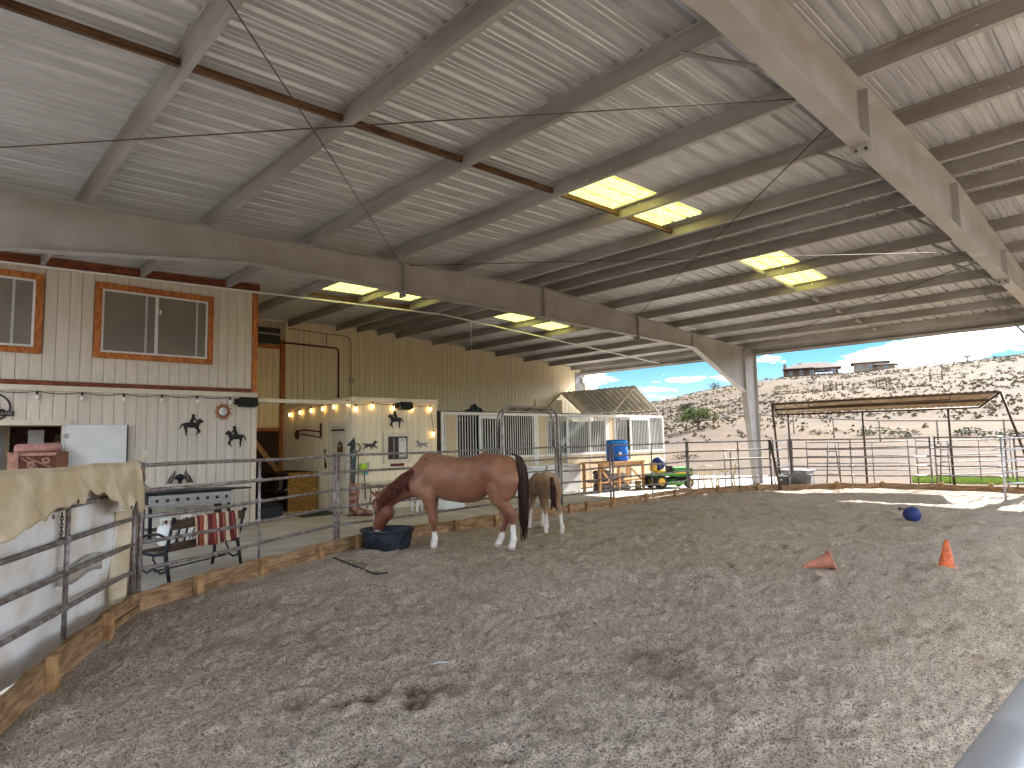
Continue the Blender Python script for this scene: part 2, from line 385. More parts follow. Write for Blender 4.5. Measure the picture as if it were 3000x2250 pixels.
# ------------------------------------------------------------------ arena outline (inner face of the kerb boards)
PATH = [(-1.5, -4.2), (-0.75, 0.6), (-0.35, 2.6), (0.1, 4.0), (0.48, 4.85), (0.85, 5.65), (1.4, 6.65), (1.77, 7.25), (2.36, 7.6), (3.25, 8.06), (4.4, 8.6), (5.3, 9.0), (6.45, 9.1), (8.4, 9.15), (10.4, 9.25), (12.2, 9.3), (15.3, 9.35), (16.0, 9.40), (17.5, 8.96), (18.7, 8.25), (19.7, 7.35), (20.6, 5.8), (20.85, 4.2), (20.9, 3.2), (20.75, 0.5), (20.2, -2.5), (17, -5.6), (9, -6.4), (1.5, -6.0)]
PT = np.array(PATH)
def path_r(az):                               # distance from the origin to the outline along an azimuth
    P = np.vstack([PT, PT[:1]]); d = np.array([math.cos(az), math.sin(az)]); best = 1e9
    for a, b in zip(P[:-1], P[1:]):
        e = b-a; den = d[0]*e[1]-d[1]*e[0]
        if abs(den) < 1e-9: continue
        t = (a[0]*e[1]-a[1]*e[0])/den; u = (a[0]*d[1]-a[1]*d[0])/den
        if t > 0 and -1e-9 <= u <= 1+1e-9: best = min(best, t)
    return best
def sand_mat():
    m = bpy.data.materials.new('arena_sand'); m.use_nodes = True; nd, ln = m.node_tree.nodes, m.node_tree.links
    p = nd['Principled BSDF']; p.inputs['Roughness'].default_value = 0.95; p.inputs['Specular IOR Level'].default_value = 0.15
    tc = nd.new('ShaderNodeTexCoord')
    def noise(s, d, r=0.5):
        n = nd.new('ShaderNodeTexNoise'); n.inputs['Scale'].default_value = s; n.inputs['Detail'].default_value = d; n.inputs['Roughness'].default_value = r; ln.new(tc.outputs['Object'], n.inputs['Vector']); return n
    def ramp(n, a, b, c0=(0, 0, 0, 1), c1=(1, 1, 1, 1)):
        r = nd.new('ShaderNodeValToRGB'); r.color_ramp.elements[0].position = a; r.color_ramp.elements[1].position = b; r.color_ramp.elements[0].color = c0; r.color_ramp.elements[1].color = c1; ln.new(n.outputs[0], r.inputs[0]); return r
    def mix(f, a, b):
        x = nd.new('ShaderNodeMixRGB'); ln.new(f.outputs[0], x.inputs[0])
        for i, c in ((1, a), (2, b)):
            if isinstance(c, tuple): x.inputs[i].default_value = c
            else: ln.new(c.outputs[0], x.inputs[i])
        return x
    big = ramp(noise(0.35, 4), 0.40, 0.62, S(220, 202, 182), S(228, 212, 194))
    mid = mix(ramp(noise(2.6, 8, 0.7), 0.48, 0.70), big, S(194, 173, 152))
    clump = mix(ramp(noise(38, 6, 0.75), 0.50, 0.62), mid, S(150, 132, 116))
    n5 = noise(92, 4, 0.72)
    speck_shade = mix(ramp(n5, 0.535, 0.585), clump, S(84, 75, 69))  # small shadows between the grains, painted in as dark specks
    vor = nd.new('ShaderNodeTexVoronoi'); vor.inputs['Scale'].default_value = 26; ln.new(tc.outputs['Object'], vor.inputs['Vector'])
    peb = ramp(vor, 0.05, 0.08, (1, 1, 1, 1), (0, 0, 0, 1))
    # damp, dug-up patches (droppings swept into the footing)
    at = nd.new('ShaderNodeAttribute'); at.attribute_name = 'hide'
    spx = nd.new('ShaderNodeSeparateColor'); ln.new(at.outputs['Color'], spx.inputs[0])
    wet = nd.new('ShaderNodeMixRGB'); ln.new(spx.outputs[0], wet.inputs[0]); ln.new(speck_shade.outputs[0], wet.inputs[1]); wet.inputs[2].default_value = S(92, 66, 44)
    hay = nd.new('ShaderNodeMixRGB'); ln.new(spx.outputs[1], hay.inputs[0]); ln.new(wet.outputs[0], hay.inputs[1]); hay.inputs[2].default_value = S(178, 158, 112)
    ln.new(hay.outputs[0], p.inputs['Base Color'])
    ad = nd.new('ShaderNodeMath'); ad.operation = 'ADD'; n6 = noise(34, 6, 0.7); ln.new(n6.outputs[0], ad.inputs[0]); ln.new(n5.outputs[0], ad.inputs[1])
    b = nd.new('ShaderNodeBump'); b.inputs['Strength'].default_value = 0.9; b.inputs['Distance'].default_value = 0.022; ln.new(ad.outputs[0], b.inputs['Height']); ln.new(b.outputs[0], p.inputs['Normal'])
    return m
SAND = sand_mat()
PITS = [(2.26, 3.74, 0.13, 0.055, 1.0), (2.12, 3.80, 0.10, 0.05, 0.9), (2.47, 3.55, 0.12, 0.05, 1.0), (2.38, 3.38, 0.09, 0.05, 1.0), (2.62, 3.45, 0.13, 0.03, 0.5), (1.88, 4.04, 0.12, 0.035, 0.55), (4.10, 2.86, 0.24, 0.05, 0.5), (3.92, 2.55, 0.20, 0.035, 0.4), (1.77, 3.06, 0.05, 0.03, 1.0)]+[(random.uniform(2.0, 14), random.uniform(0.6, 7.5), random.uniform(0.07, 0.13), random.uniform(0.02, 0.05), 0.0) for _ in range(110)]
def build_sand():
    az = np.radians(np.concatenate([np.linspace(-6, 98, 560), np.linspace(99, 353, 130)]))
    rm = np.array([path_r(a) for a in az])*1.003
    t = np.linspace(0, 1, 470)[:, None]
    r0 = 0.35; Rr = r0*(rm[None, :]/r0)**t
    X, Y = Rr*np.cos(az), Rr*np.sin(az)
    inv = ((az < R(99)) & (az > R(-7)))[None, :]
    edge = np.clip((rm[None, :]-Rr)/0.4, 0, 1)
    clod = np.clip(fbm(X*13, Y*13, 0.3, o=3, g=0.62)-0.46, 0, 1)
    Z = (fbm(X*0.7, Y*0.7, o=3)-0.5)*0.075+(fbm(X*2.6, Y*2.6, 2.0, o=3)-0.5)*0.075*edge+clod*0.075*edge
    Z = Z+(fbm(X*24, Y*24, 4.0, o=2)-0.5)*0.026*edge
    wetA = np.zeros_like(X)
    wob = (fbm(X*7, Y*7, 7.0, o=3)-0.5)*0.9; wetn = np.clip(fbm(X*16, Y*16, 1.0, o=3)*2.0-0.25, 0, 1)
    for (px, py, pr, dp, w) in PITS:
        ii = np.nonzero(np.hypot(X-px, Y-py) < pr*4); q = np.hypot(X[ii]-px, Y[ii]-py)/pr+wob[ii]
        g = np.exp(-q*q*1.3); Z[ii] += -g*dp+np.exp(-(q-1.5)**2*5)*0.018*min(1, dp/0.04)
        wetA[ii] = np.maximum(wetA[ii], np.clip(g*1.25, 0, 1)*w*wetn[ii])
    Z = np.where(inv, Z, Z*0.5)
    hay = np.clip(1-np.hypot(X-7.6, (Y-8.3)*1.2)/2.4, 0, 1)*np.clip(fbm(X*5, Y*5, 2.2, o=4)*2.4-0.8, 0, 1)*0.75
    n, k = X.shape; V = np.stack([X.ravel(), Y.ravel(), Z.ravel()], 1)
    i, j = np.meshgrid(np.arange(n-1), np.arange(k), indexing='ij'); j2 = (j+1) % k
    Fq = np.stack([(i*k+j).ravel(), (i*k+j2).ravel(), ((i+1)*k+j2).ravel(), ((i+1)*k+j).ravel()], 1)[:, ::-1]
    V = np.vstack([V, [[0, 0, 0]]]); c = len(V)-1
    me = npmesh('arena_sand', V, Fq, SAND)
    cols = np.zeros((len(V), 3)); cols[:-1, 0] = wetA.ravel(); cols[:-1, 1] = hay.ravel(); vcolor(me, cols)
    bm = bmesh.new(); bm.from_mesh(me); bm.verts.ensure_lookup_table()
    ring = [bm.verts[q] for q in range(k)]
    bm.faces.new(ring); bm.to_mesh(me); bm.free()
    return tag(link('arena_floor', me), kind='structure')
build_sand()
CONC = mat('concrete', S(206, 200, 190), 0.8, scale=1.3, col2=S(184, 176, 164), bump=0.1, bscale=30, detail=8)
cb = MB(); cb.box((-14, 3.0, -0.5), (19.9, 19.8, ZC)); cb.box((19.9, 10.4, -0.5), (27.5, 19.8, ZC-0.003))
tag(cb.build('concrete_apron', CONC), kind='structure')

# ------------------------------------------------------------------ kerb boards with stakes
def offset_path(d):
    t = np.gradient(PT, axis=0); n = np.c_[-t[:, 1], t[:, 0]]; n /= np.linalg.norm(n, axis=1)[:, None]
    return PT+n*d
kerb = thing('board_kerb', 'two-high rough wooden board kerb with stakes around the sand arena', 'kerb', (6.4, 9.1, 0))
ST = mat('stake_wood', S(184, 146, 102), 0.85, var=0.2, scale=9, bump=0.3, rnd=0.1, col2=S(140, 102, 66))
vis = range(2, 24)
for i in vis:
    a, b = Vector((*PATH[i], 0)), Vector((*PATH[i+1], 0)); d = (b-a); L = d.length; d.normalize(); n = Vector((-d.y, d.x, 0))
    far = a.x > 15.5
    for lv, (z0, z1) in enumerate(((-0.12, 0.085), (0.09, 0.20 if not far else 0.16))):
        m_ = MB(); o_ = n*(0.022+0.004*lv); j = random.uniform(-0.012, 0.012)
        ns = 6
        for k in range(ns):                       # slightly wavy top edge
            p0, p1 = a+d*(L*k/ns)+o_, a+d*(L*(k+1)/ns)+o_
            w0 = z1+j+0.012*math.sin(k*1.7+i*2.1)*lv; w1 = z1+j+0.012*math.sin((k+1)*1.7+i*2.1)*lv
            x = n*0.02
            m_.add([p0-x+Vector((0,0,z0)), p1-x+Vector((0,0,z0)), p1+x+Vector((0,0,z0)), p0+x+Vector((0,0,z0)), p0-x+Vector((0,0,w0)), p1-x+Vector((0,0,w1)), p1+x+Vector((0,0,w1)), p0+x+Vector((0,0,w0))],
                   [(0,3,2,1),(4,5,6,7),(0,1,5,4),(1,2,6,5),(2,3,7,6),(3,0,4,7)])
        m_.build('board', WOODB, kerb)
for (x, y) in [(0.0, 3.7), (0.30, 4.42), (0.80, 5.52), (1.33, 6.52), (2.42, 7.62), (3.34, 8.10), (4.36, 8.57), (5.2, 8.94), (5.8, 9.04), (7.3, 9.12), (8.3, 9.14), (10.6, 9.25), (11.2, 9.27), (12.2, 9.29), (13.6, 9.32), (15.0, 9.34), (16.9, 9.12), (18.2, 8.52), (19.95, 6.95), (20.55, 5.9), (20.82, 4.5), (20.9, 3.4)]:
    k = int(np.argmin(np.hypot(PT[:, 0]-x, PT[:, 1]-y))); k = min(max(k, 1), len(PT)-2); d = Vector((*(PT[k+1]-PT[k-1]), 0)).normalized(); n = Vector((-d.y, d.x, 0))
    M = Matrix.Rotation(math.atan2(d.y, d.x)+random.uniform(-.06, .06), 4, 'Z')
    MB().cbox(Vector((x, y, 0.05))-n*0.02, (0.10, 0.07, 0.34), M.to_3x3()).build('stake', ST, kerb, bevel=0.008)

# ------------------------------------------------------------------ arena building: frames, purlins, roof sheets
barn = thing('arena_building', 'large open-sided grey steel arena roof with ribbed metal sheets and purlins', 'building', (11.48, 10.75, ZC))
def flange(mb, pts, w, t, y):
    for (x0, z0), (x1, z1) in zip(pts[:-1], pts[1:]): mb.bar((x0, y, z0), (x1, y, z1), w, t, up=(0, 0, 1))
def frame(y, full=True):
    top = [(XL+0.4, roof_z(XL+0.4)-0.012), (RX, RZ-0.012), (23.15, roof_z(23.15)-0.012)]
    low = [(XL+0.4, 3.70), (0.8, 4.36), (4.1, 4.76), (RX, 4.70), (18.74, 4.57), (22.27, 3.20)]
    web = MB(); poly = [(p[0], p[1]) for p in top[:2]]+[(22.262, roof_z(22.262)-0.012)]+[(p[0], p[1]) for p in low[:-1]+[(22.262, 3.2)]][::-1]
    M = Matrix(((1, 0, 0, 0), (0, 0, -1, y+0.005), (0, 1, 0, 0), (0, 0, 0, 1)))
    web.prism(poly[::-1], M, 0.01)
    r = web.build('rafter', STEEL, barn)
    f = MB(); flange(f, top, 0.21, 0.014, y); f.build('top_flange', STEEL, r)
    f = MB(); flange(f, low, 0.21, 0.014, y); f.build('bottom_flange', STEEL, r)
    for sx in (7.28, RX, 15.55, 18.70, 22.27):
        zt = roof_z(sx)-0.02; zb = np.interp(sx, [p[0] for p in low], [p[1] for p in low])+0.01
        f = MB(); wd = 0.20 if sx != 18.70 else 0.10
        f.box((sx-0.012, y-wd/2, zb), (sx+0.012, y-0.006, zt)); f.box((sx-0.012, y+0.006, zb), (sx+0.012, y+wd/2, zt))
        if sx in (7.28, 15.55):
            f.box((sx-0.016, y-0.105, zb-0.13), (sx+0.016, y+0.105, zb-0.018))
        s_ = f.build('stiffener', STEEL, r)
        if sx in (7.28, 15.55):
            for yy in (-0.05, 0.05): MB().lathe([(0.0001, 0), (0.018, 0), (0.018, 0.02), (0.0001, 0.02)], (sx-0.016, y+yy, zb-0.075), 8, rot=Matrix.Rotation(-math.pi/2, 3, 'Y')).build('bolt', RUST, s_)
    # column at the open eave: straight outer flange, tapering inner flange
    c = MB(); c.prism([(22.75, ZC), (23.15, ZC), (23.15, roof_z(23.15)-0.02), (22.27, roof_z(22.27)-0.02), (22.27, 3.2)][::1], M, 0.01)
    cc = c.build('column', STEEL, barn)
    f = MB(); f.bar((23.157, y, ZC), (23.157, y, roof_z(23.15)-0.02), 0.21, 0.014, up=(1, 0, 0)); f.build('outer_flange', STEEL, cc)
    f = MB(); f.bar((22.743, y, ZC), (22.263, y, 3.2), 0.21, 0.014, up=(1, 0, 0)); f.build('inner_flange', STEEL, cc)
    f = MB(); f.box((22.66, y-0.16, ZC), (23.24, y+0.16, ZC+0.022)); f.build('base_plate', STEEL, cc)
    c = MB(); c.box((XL+0.28, y-0.10, ZC), (XL+0.40, y+0.10, roof_z(XL)-0.02)); c.build('column', STEEL, barn)
for y in (10.75, 2.06): frame(y)
# purlins: Z section 0.2 m deep; the webs are punched, so light shows through their bolt holes
def purlin_mat():
    m = STEELD; nd, ln = m.node_tree.nodes, m.node_tree.links; p = nd['Principled BSDF']; out = nd['Material Output']
    tc = nd.new('ShaderNodeTexCoord'); sp = nd.new('ShaderNodeSeparateXYZ'); ln.new(tc.outputs['Object'], sp.inputs[0])
    def md(op, a, b=None, c=None):
        n = nd.new('ShaderNodeMath'); n.operation = op
        for i, q in enumerate((a, b, c)):
            if q is None: continue
            if isinstance(q, (int, float)): n.inputs[i].default_value = q
            else: ln.new(q, n.inputs[i])
        return n.outputs[0]
    def dots(period, off, zc, r):
        u = md('MULTIPLY', md('SUBTRACT', md('FRACT', md('DIVIDE', md('ADD', sp.outputs[1], off), period)), 0.5), period)
        w = md('SUBTRACT', sp.outputs[2], zc)
        return md('LESS_THAN', md('SQRT', md('ADD', md('MULTIPLY', u, u), md('MULTIPLY', w, w))), r)
    a = dots(0.93, 0.2, 0.145, 0.011); b = dots(0.93, 0.45, 0.055, 0.009); c = dots(0.31, 0.1, 0.045, 0.007)
    # the dense row only close to each frame
    fr = md('ABSOLUTE', md('SUBTRACT', md('FRACT', md('DIVIDE', md('ADD', sp.outputs[1], 2.27), 8.65)), 0.5))
    c = md('MULTIPLY', c, md('GREATER_THAN', fr, 0.36))
    hole = md('MAXIMUM', md('MAXIMUM', a, b), c)
    tr = nd.new('ShaderNodeBsdfTransparent'); mx = nd.new('ShaderNodeMixShader'); ln.new(hole, mx.inputs[0]); ln.new(p.outputs[0], mx.inputs[1]); ln.new(tr.outputs[0], mx.inputs[2]); ln.new(mx.outputs[0], out.inputs[0])
purlin_mat()
PX = [-1.45, 0.02, 1.74, 3.45, 5.21, 7.0, 8.68, 10.36, 11.14, 11.95, 12.72, 14.36, 16.0, 17.62, 19.3, 20.9, 22.42]
for x in PX:
    z = roof_z(x); m_ = MB(); L0, L1 = YN+0.02, 19.26
    if x < 6.0: L1 = 15.2
    m_.box((-0.004, L0, 0.002), (0.004, L1, 0.197))
    m_.box((0.0045, L0, 0.002), (0.068, L1, 0.010)); m_.box((-0.068, L0, 0.189), (-0.0045, L1, 0.197))
    m_.box((0.061, L0, 0.0105), (0.068, L1, 0.028)); m_.box((-0.068, L0, 0.170), (-0.061, L1, 0.1885))
    m_.build('purlin', STEELD, barn, world=False, loc=(x-11.48, -10.75, z-ZC))
m_ = MB(); ze = roof_z(23.2)                                   # eave strut
m_.box((23.16, YN, ze-0.09), (23.176, YF, ze+0.20)); m_.box((23.07, YN, ze-0.09), (23.159, YF, ze-0.078)); m_.box((23.177, YN, ze-0.16), (23.195, YF, ze+0.212))
m_.build('eave_strut', STEEL, barn)
# roof sheets: 0.914 m wide, ribs every 0.305 m, running from eave to ridge
def sheet_profile():
    p = []
    for k in range(3):
        o = k*0.3047
        p += [(o-0.040, 0), (o-0.014, 0.042), (o+0.014, 0.042), (o+0.040, 0)] if k else [(o, 0.042), (o+0.014, 0.042), (o+0.040, 0)]
        for q in (0.118, 0.186): p += [(o+q-0.016, 0), (o+q-0.006, 0.010), (o+q+0.006, 0.010), (o+q+0.016, 0)]
    p += [(0.914-0.040, 0), (0.914-0.014, 0.043), (0.914, 0.043)]
    return p
PROF = sheet_profile()
def sheet_mesh(name, x0, x1, m):
    q = MB(); g = [[(x, y, roof_z(x)+0.199+z) for y, z in PROF] for x in (x0, x1)]
    q.sheet(g, smooth=False); return q.me(name, m)
SKYL = bpy.data.materials.new('fibreglass_skylight'); SKYL.use_nodes = True
nd, ln = SKYL.node_tree.nodes, SKYL.node_tree.links; nd.remove(nd['Principled BSDF'])
tl = nd.new('ShaderNodeBsdfTranslucent'); df = nd.new('ShaderNodeBsdfDiffuse'); mxs = nd.new('ShaderNodeMixShader'); mxs.inputs[0].default_value = 0.25
tcx = nd.new('ShaderNodeTexCoord'); nz = nd.new('ShaderNodeTexNoise'); nz.inputs['Scale'].default_value = 9; nz.inputs['Detail'].default_value = 6
mp = nd.new('ShaderNodeMapping'); mp.inputs['Scale'].default_value = (0.6, 2.2, 1); ln.new(tcx.outputs['Object'], mp.inputs[0]); ln.new(mp.outputs[0], nz.inputs['Vector'])
rp = nd.new('ShaderNodeValToRGB'); rp.color_ramp.elements[0].position = 0.36; rp.color_ramp.elements[0].color = (0.55, 0.48, 0.10, 1); rp.color_ramp.elements[1].position = 0.5; rp.color_ramp.elements[1].color = (0.84, 0.78, 0.20, 1)
ln.new(nz.outputs[0], rp.inputs[0]); ln.new(rp.outputs[0], tl.inputs[0]); ln.new(rp.outputs[0], df.inputs[0]); ln.new(tl.outputs[0], mxs.inputs[1]); ln.new(df.outputs[0], mxs.inputs[2]); ln.new(mxs.outputs[0], nd['Material Output'].inputs[0])
meL, meR = sheet_mesh('roof_sheet', XL, RX, GALV), sheet_mesh('roof_sheet', RX, XE, GALV)
segs = {}
for k in range(-8, 16):
    y0 = 5.5+0.914*k
    if y0 > YF: break
    if k in (0, 9):
        for (xa, xb, mm, nm) in ((XL, 7.16, GALV, 'roof_sheet'), (7.16, 10.14, SKYL, 'skylight_sheet'), (10.14, RX, GALV, 'roof_sheet'), (RX, 13.36, GALV, 'roof_sheet'), (13.36, 16.3, SKYL, 'skylight_sheet'), (16.3, XE, GALV, 'roof_sheet')):
            key = (xa, xb)
            if key not in segs: segs[key] = sheet_mesh(nm, xa, xb, mm)
            link(nm, segs[key], barn, loc=(-11.48, y0-10.75, -ZC))
    else:
        link('roof_sheet', meL, barn, loc=(-11.48, y0-10.75, -ZC)); link('roof_sheet', meR, barn, loc=(-11.48, y0-10.75, -ZC))
m_ = MB()                                                       # ridge cap
m_.sheet([[(RX-0.22, y, roof_z(RX-0.22)+0.236), (RX, y, RZ+0.25), (RX+0.22, y, roof_z(RX+0.22)+0.236)] for y in (YN, YF)], False); m_.build('ridge_cap', GALV, barn)
# timber sag strips between purlins at mid bay
for yb in (6.28, 14.95):
    for xa, xb in zip(PX[:-1], PX[1:]):
        if xb-xa < 1.0 or (yb > 10 and xa < 6): continue
        if yb > 10 and xa > 11: continue
        short = xa > 12
        q = MB(); x1 = xb-0.012; x0 = xa+0.08 if not short else xb-0.42
        q.bar((x0, yb, roof_z(x0)+0.10), (x1, yb, roof_z(x1)+0.10), 0.05, 0.075); q.build('sag_strip', WOODBRN if not short else STEEL, barn)
# fly braces from bottom flange to purlins
for yf in (2.06, 10.75):
    for px_, s in ((5.21, 1), (8.68, 1), (11.95, 1), (14.36, 1), (16.0, 1), (19.3, 1), (20.9, 1)):
        if yf > 5 and px_ not in (5.21,): continue
        zb = np.interp(px_, [0.8, 4.1, RX, 18.74, 22.27], [4.36, 4.76, 4.70, 4.57, 3.2])
        q = MB(); q.bar((px_, yf+0.1, zb+0.03), (px_, yf+0.92, roof_z(px_)+0.03), 0.045, 0.006, up=(1, 0, 0)); q.bar((px_-0.02, yf+0.1, zb+0.03), (px_-0.02, yf+0.92, roof_z(px_)+0.03), 0.006, 0.04, up=(1, 0, 0)); q.build('fly_brace', STEEL, barn)
# rod bracing
CAB = mat('brace_cable', S(98, 78, 66), 0.6, 0.4)
def rod(a, b):
    q = MB(); q.tube([(a[0], a[1], roof_z(a[0])-0.06), (b[0], b[1], roof_z(b[0])-0.06)], 0.008, 6); q.build('brace_rod', CAB, barn)
rod((7.18, 10.66), (-0.9, 2.15)); rod((7.18, 2.15), (-0.9, 10.66)); rod((15.4, 10.66), (7.4, 2.15)); rod((7.4, 10.66), (15.4, 2.15)); rod((22.1, 10.66), (15.7, 2.15))
# conduit hung under the purlins in front of the house
CONDM = mat('grey_conduit', S(236, 236, 232), 0.5, 0.0, var=0.03)
q = MB(); q.tube([(x, 14.85, roof_z(x)-0.03) for x in (-3, 1.74, RX, 14, 17.6, 23.1)], 0.022, 8); q.build('conduit', CONDM, barn)
q = MB()
for sgn in (0, 0.05): q.tube([(12.6, 14.84+sgn, roof_z(12.6)-0.05), (12.62+sgn, 14.9, 3.6), (12.62+sgn*2, 14.95, 2.92)], 0.006, 5)
q.build('hanging_wire', CONDM, barn)
GLASS = mat('dark_window_glass', S(134, 127, 116), 0.06, 0.0, var=0.06, scale=1.5, spec=0.6)
BULB_ON = mat('lit_bulb', S(255, 226, 160), 0.3, emit=(S(255, 200, 120), 1.7), var=0)
BULB_OFF = mat('frosted_bulb', S(240, 234, 224), 0.3, var=0)
PAPER = mat('paper', S(226, 224, 220), 0.8, var=0.04, scale=20)
INTER = mat('interior_wall', S(150, 146, 142), 0.85, var=0.05)
def boxp(name, a, b, m, parent, bevel=0.0):
    return MB().box(a, b).build(name, m, parent, bevel=bevel)
_bm = {}
def board_mesh(w, m, axis):
    k = (round(w, 3), m.name, axis)
    if k not in _bm:
        q = MB(); t = 0.018; c = 0.006
        # board with chamfered long edges, unit height
        pr = [(0, t), (0, c), (c, 0), (w-c, 0), (w, c), (w, t)]
        if axis == 'x': v = [(x, y, z) for z in (0, 1) for x, y in pr]
        else: v = [(y, -x, z) for z in (0, 1) for x, y in pr]
        n = 6; q.add(v, [tuple(range(n))[::-1], tuple(range(n, 2*n))]+[(i, (i+1) % n, n+(i+1) % n, n+i) for i in range(n)])
        _bm[k] = q.me('siding_board', m)
    return _bm[k]
def siding(parent, a0, a1, fixed, z0, z1, m, axis='x', holes=(), step=0.203, gap=0.007):
    """one object per vertical board; z1 may be a function of the along-wall coordinate; holes = (a0,a1,z0,z1)"""
    pl = parent.location
    n = int(math.ceil((a1-a0)/step))
    for i in range(n):
        b0 = a0+i*step; b1 = min(b0+step-gap, a1)
        if b1-b0 < 0.03: continue
        mid = (b0+b1)/2; top = z1(mid) if callable(z1) else z1
        spans = [(z0, top)]
        for (h0, h1, hz0, hz1) in holes:
            if mid > h0 and mid < h1:
                ns = []
                for (s0, s1) in spans:
                    if hz1 <= s0 or hz0 >= s1: ns.append((s0, s1)); continue
                    if hz0 > s0: ns.append((s0, hz0))
                    if hz1 < s1: ns.append((hz1, s1))
                spans = ns
        for (s0, s1) in spans:
            if s1-s0 < 0.02: continue
            me = board_mesh(b1-b0, m, axis)
            if axis == 'x': loc = (b0-pl[0], fixed-pl[1], s0-pl[2])
            else: loc = (fixed-pl[0], b1-pl[1], s0-pl[2])
            link('siding_board', me, parent, loc=loc, scale=(1, 1, s1-s0))

# ------------------------------------------------------------------ two-storey house wall on the left
HY = 14.95
house = thing('house', 'beige board-sided house wall with orange wood window trim beside the arena', 'house', (2.4, HY, ZC))
H0, H1 = -1.2, 5.98
hole_low = (-0.3, 2.21, 1.12, 2.10)
w1 = (0.02-0.3, 1.69, 3.60, 4.91); w2 = (2.79, 4.84, 3.60, 4.91)
for (a, b) in (((H0, HY+0.03, ZC), (H1-0.02, HY+0.15, 1.12)), ((2.21, HY+0.03, 1.12), (H1-0.02, HY+0.15, 2.1)), ((H0, HY+0.03, 2.1), (H1-0.02, HY+0.15, 5.28))):
    boxp('wall', a, b, BACK, house)
boxp('side_wall', (H1-0.12, HY+0.16, ZC), (H1-0.015, 19.28, 5.3), SIDE1, house)
siding(house, H0, H1-0.13, HY, ZC+0.02, 2.76, SIDE1, holes=[hole_low])
siding(house, H0, H1-0.13, HY, 2.97, lambda x: roof_z(x)-0.01, SIDE1, holes=[(w1[0]-.1, w1[1]+.1, 3.5, 5.0), (w2[0]-.1, w2[1]+.1, 3.5, 5.0)])
boxp('belt_trim', (H0, HY-0.03, 2.765), (H1, HY+0.025, 2.875), CREAM, house, 0.004)
boxp('belt_rail', (H0, HY-0.045, 2.88), (H1-0.135, HY+0.02, 2.955), WOODR, house, 0.006)
boxp('corner_post', (H1-0.125, HY-0.032, 2.88), (H1, HY+0.03, 5.26), WOODO, house, 0.006)
boxp('corner_board', (H1-0.12, HY-0.028, ZC+0.01), (H1, HY+0.03, 2.76), CREAM, house, 0.004)
for k in range(4):
    xa, xb = H0+k*1.8, min(H0+(k+1)*1.8-0.01, 6.0)
    q = MB(); q.bar((xa, HY-0.05, roof_z(xa)+0.09), (xb, HY-0.05, roof_z(xb)+0.09), 0.05, 0.16); q.build('fascia_board', WOODR, house)
def window(x0, x1, z0, z1, split, glass_lines):
    w = boxp('window', (x0-0.005, HY+0.004, z0-0.005), (x1+0.005, HY+0.0295, z1+0.005), DARK, house)
    T = 0.125
    boxp('head_trim', (x0-T, HY-0.035, z1+0.002), (x1+T, HY+0.02, z1+T), WOODO, w, 0.005); boxp('sill_trim', (x0-T, HY-0.04, z0-T), (x1+T, HY+0.02, z0-0.002), WOODO, w, 0.005)
    boxp('side_trim', (x0-T, HY-0.034, z0+0.001), (x0-0.002, HY+0.018, z1-0.001), WOODO, w, 0.005); boxp('side_trim', (x1+0.002, HY-0.034, z0+0.001), (x1+T, HY+0.018, z1-0.001), WOODO, w, 0.005)
    q = MB(); f = 0.04
    for a, b in (((x0, z0), (x1, z0+f)), ((x0, z1-f), (x1, z1)), ((x0, z0+f), (x0+f, z1-f)), ((x1-f, z0+f), (x1, z1-f)), ((split-0.03, z0+f), (split+0.03, z1-f))):
        q.box((a[0], HY-0.02, a[1]), (b[0], HY+0.003, b[1]))
    q.build('window_frame', WHITE, w)
    boxp('pane', (x0+f+.002, HY-0.004, z0+f+.002), (split-0.032, HY-0.0005, z1-f-.002), GLASS, w); boxp('pane', (split+0.032, HY-0.010, z0+f+.002), (x1-f-.002, HY-0.006, z1-f-.002), GLASS, w)
    GLINE = mat('glass_line_grey', S(188, 190, 188), 0.5, var=0.05)
    for s in glass_lines: boxp('glass_line', (s-0.022, HY-0.016, z0+f+.004), (s+0.022, HY-0.011, z1-f-.004), GLINE, w)  # frame lines seen in the glass, built as pale strips on the panes
    boxp('latch', (split+0.05, HY-0.03, (z0+z1)/2+0.25), (split+0.085, HY-0.011, (z0+z1)/2+0.34), WHITE, w)
window(w2[0], w2[1], w2[2], w2[3], 3.80, (3.60, 4.61)); window(w1[0], w1[1], w1[2], w1[3], 0.70, (1.36, 0.4))
# serving opening with lintel and the room behind
boxp('lintel', (-0.6, HY-0.04, 2.105), (2.35, HY+0.025, 2.205), CREAM, house, 0.005)
boxp('jamb', (2.215, HY-0.02, 1.13), (2.25, HY+0.05, 2.10), WHITE, house)
boxp('counter', (-0.3, HY-0.52, 1.125), (2.2, HY+0.30, 1.165), WOODB, house, 0.005)
boxp('room_wall', (-1.1, 16.55, ZC), (4.2, 16.6, 2.75), INTER, house); boxp('room_wall', (2.62, HY+0.16, ZC), (2.66, 16.54, 2.75), INTER, house); boxp('room_ceiling', (-1.1, HY+0.16, 2.4), (2.61, 16.54, 2.44), INTER, house)
board = thing('picture_board', 'framed dark pin board with snapshots inside the serving opening', 'pin board', (2.0, 16.5, 1.2))
boxp('panel', (1.55, 16.50, 1.10), (2.52, 16.53, 2.12), mat('cork_dark', S(70, 34, 28), 0.9, var=0.3, scale=9), board)
q = MB()
for a, b in (((1.48, 1.04), (2.58, 1.10)), ((1.48, 2.12), (2.58, 2.18)), ((1.48, 1.10), (1.55, 2.12)), ((2.52, 1.10), (2.58, 2.12))): q.box((a[0], 16.47, a[1]), (b[0], 16.535, b[1]))
q.build('frame', mat('board_frame', S(168, 150, 120), 0.6), board)
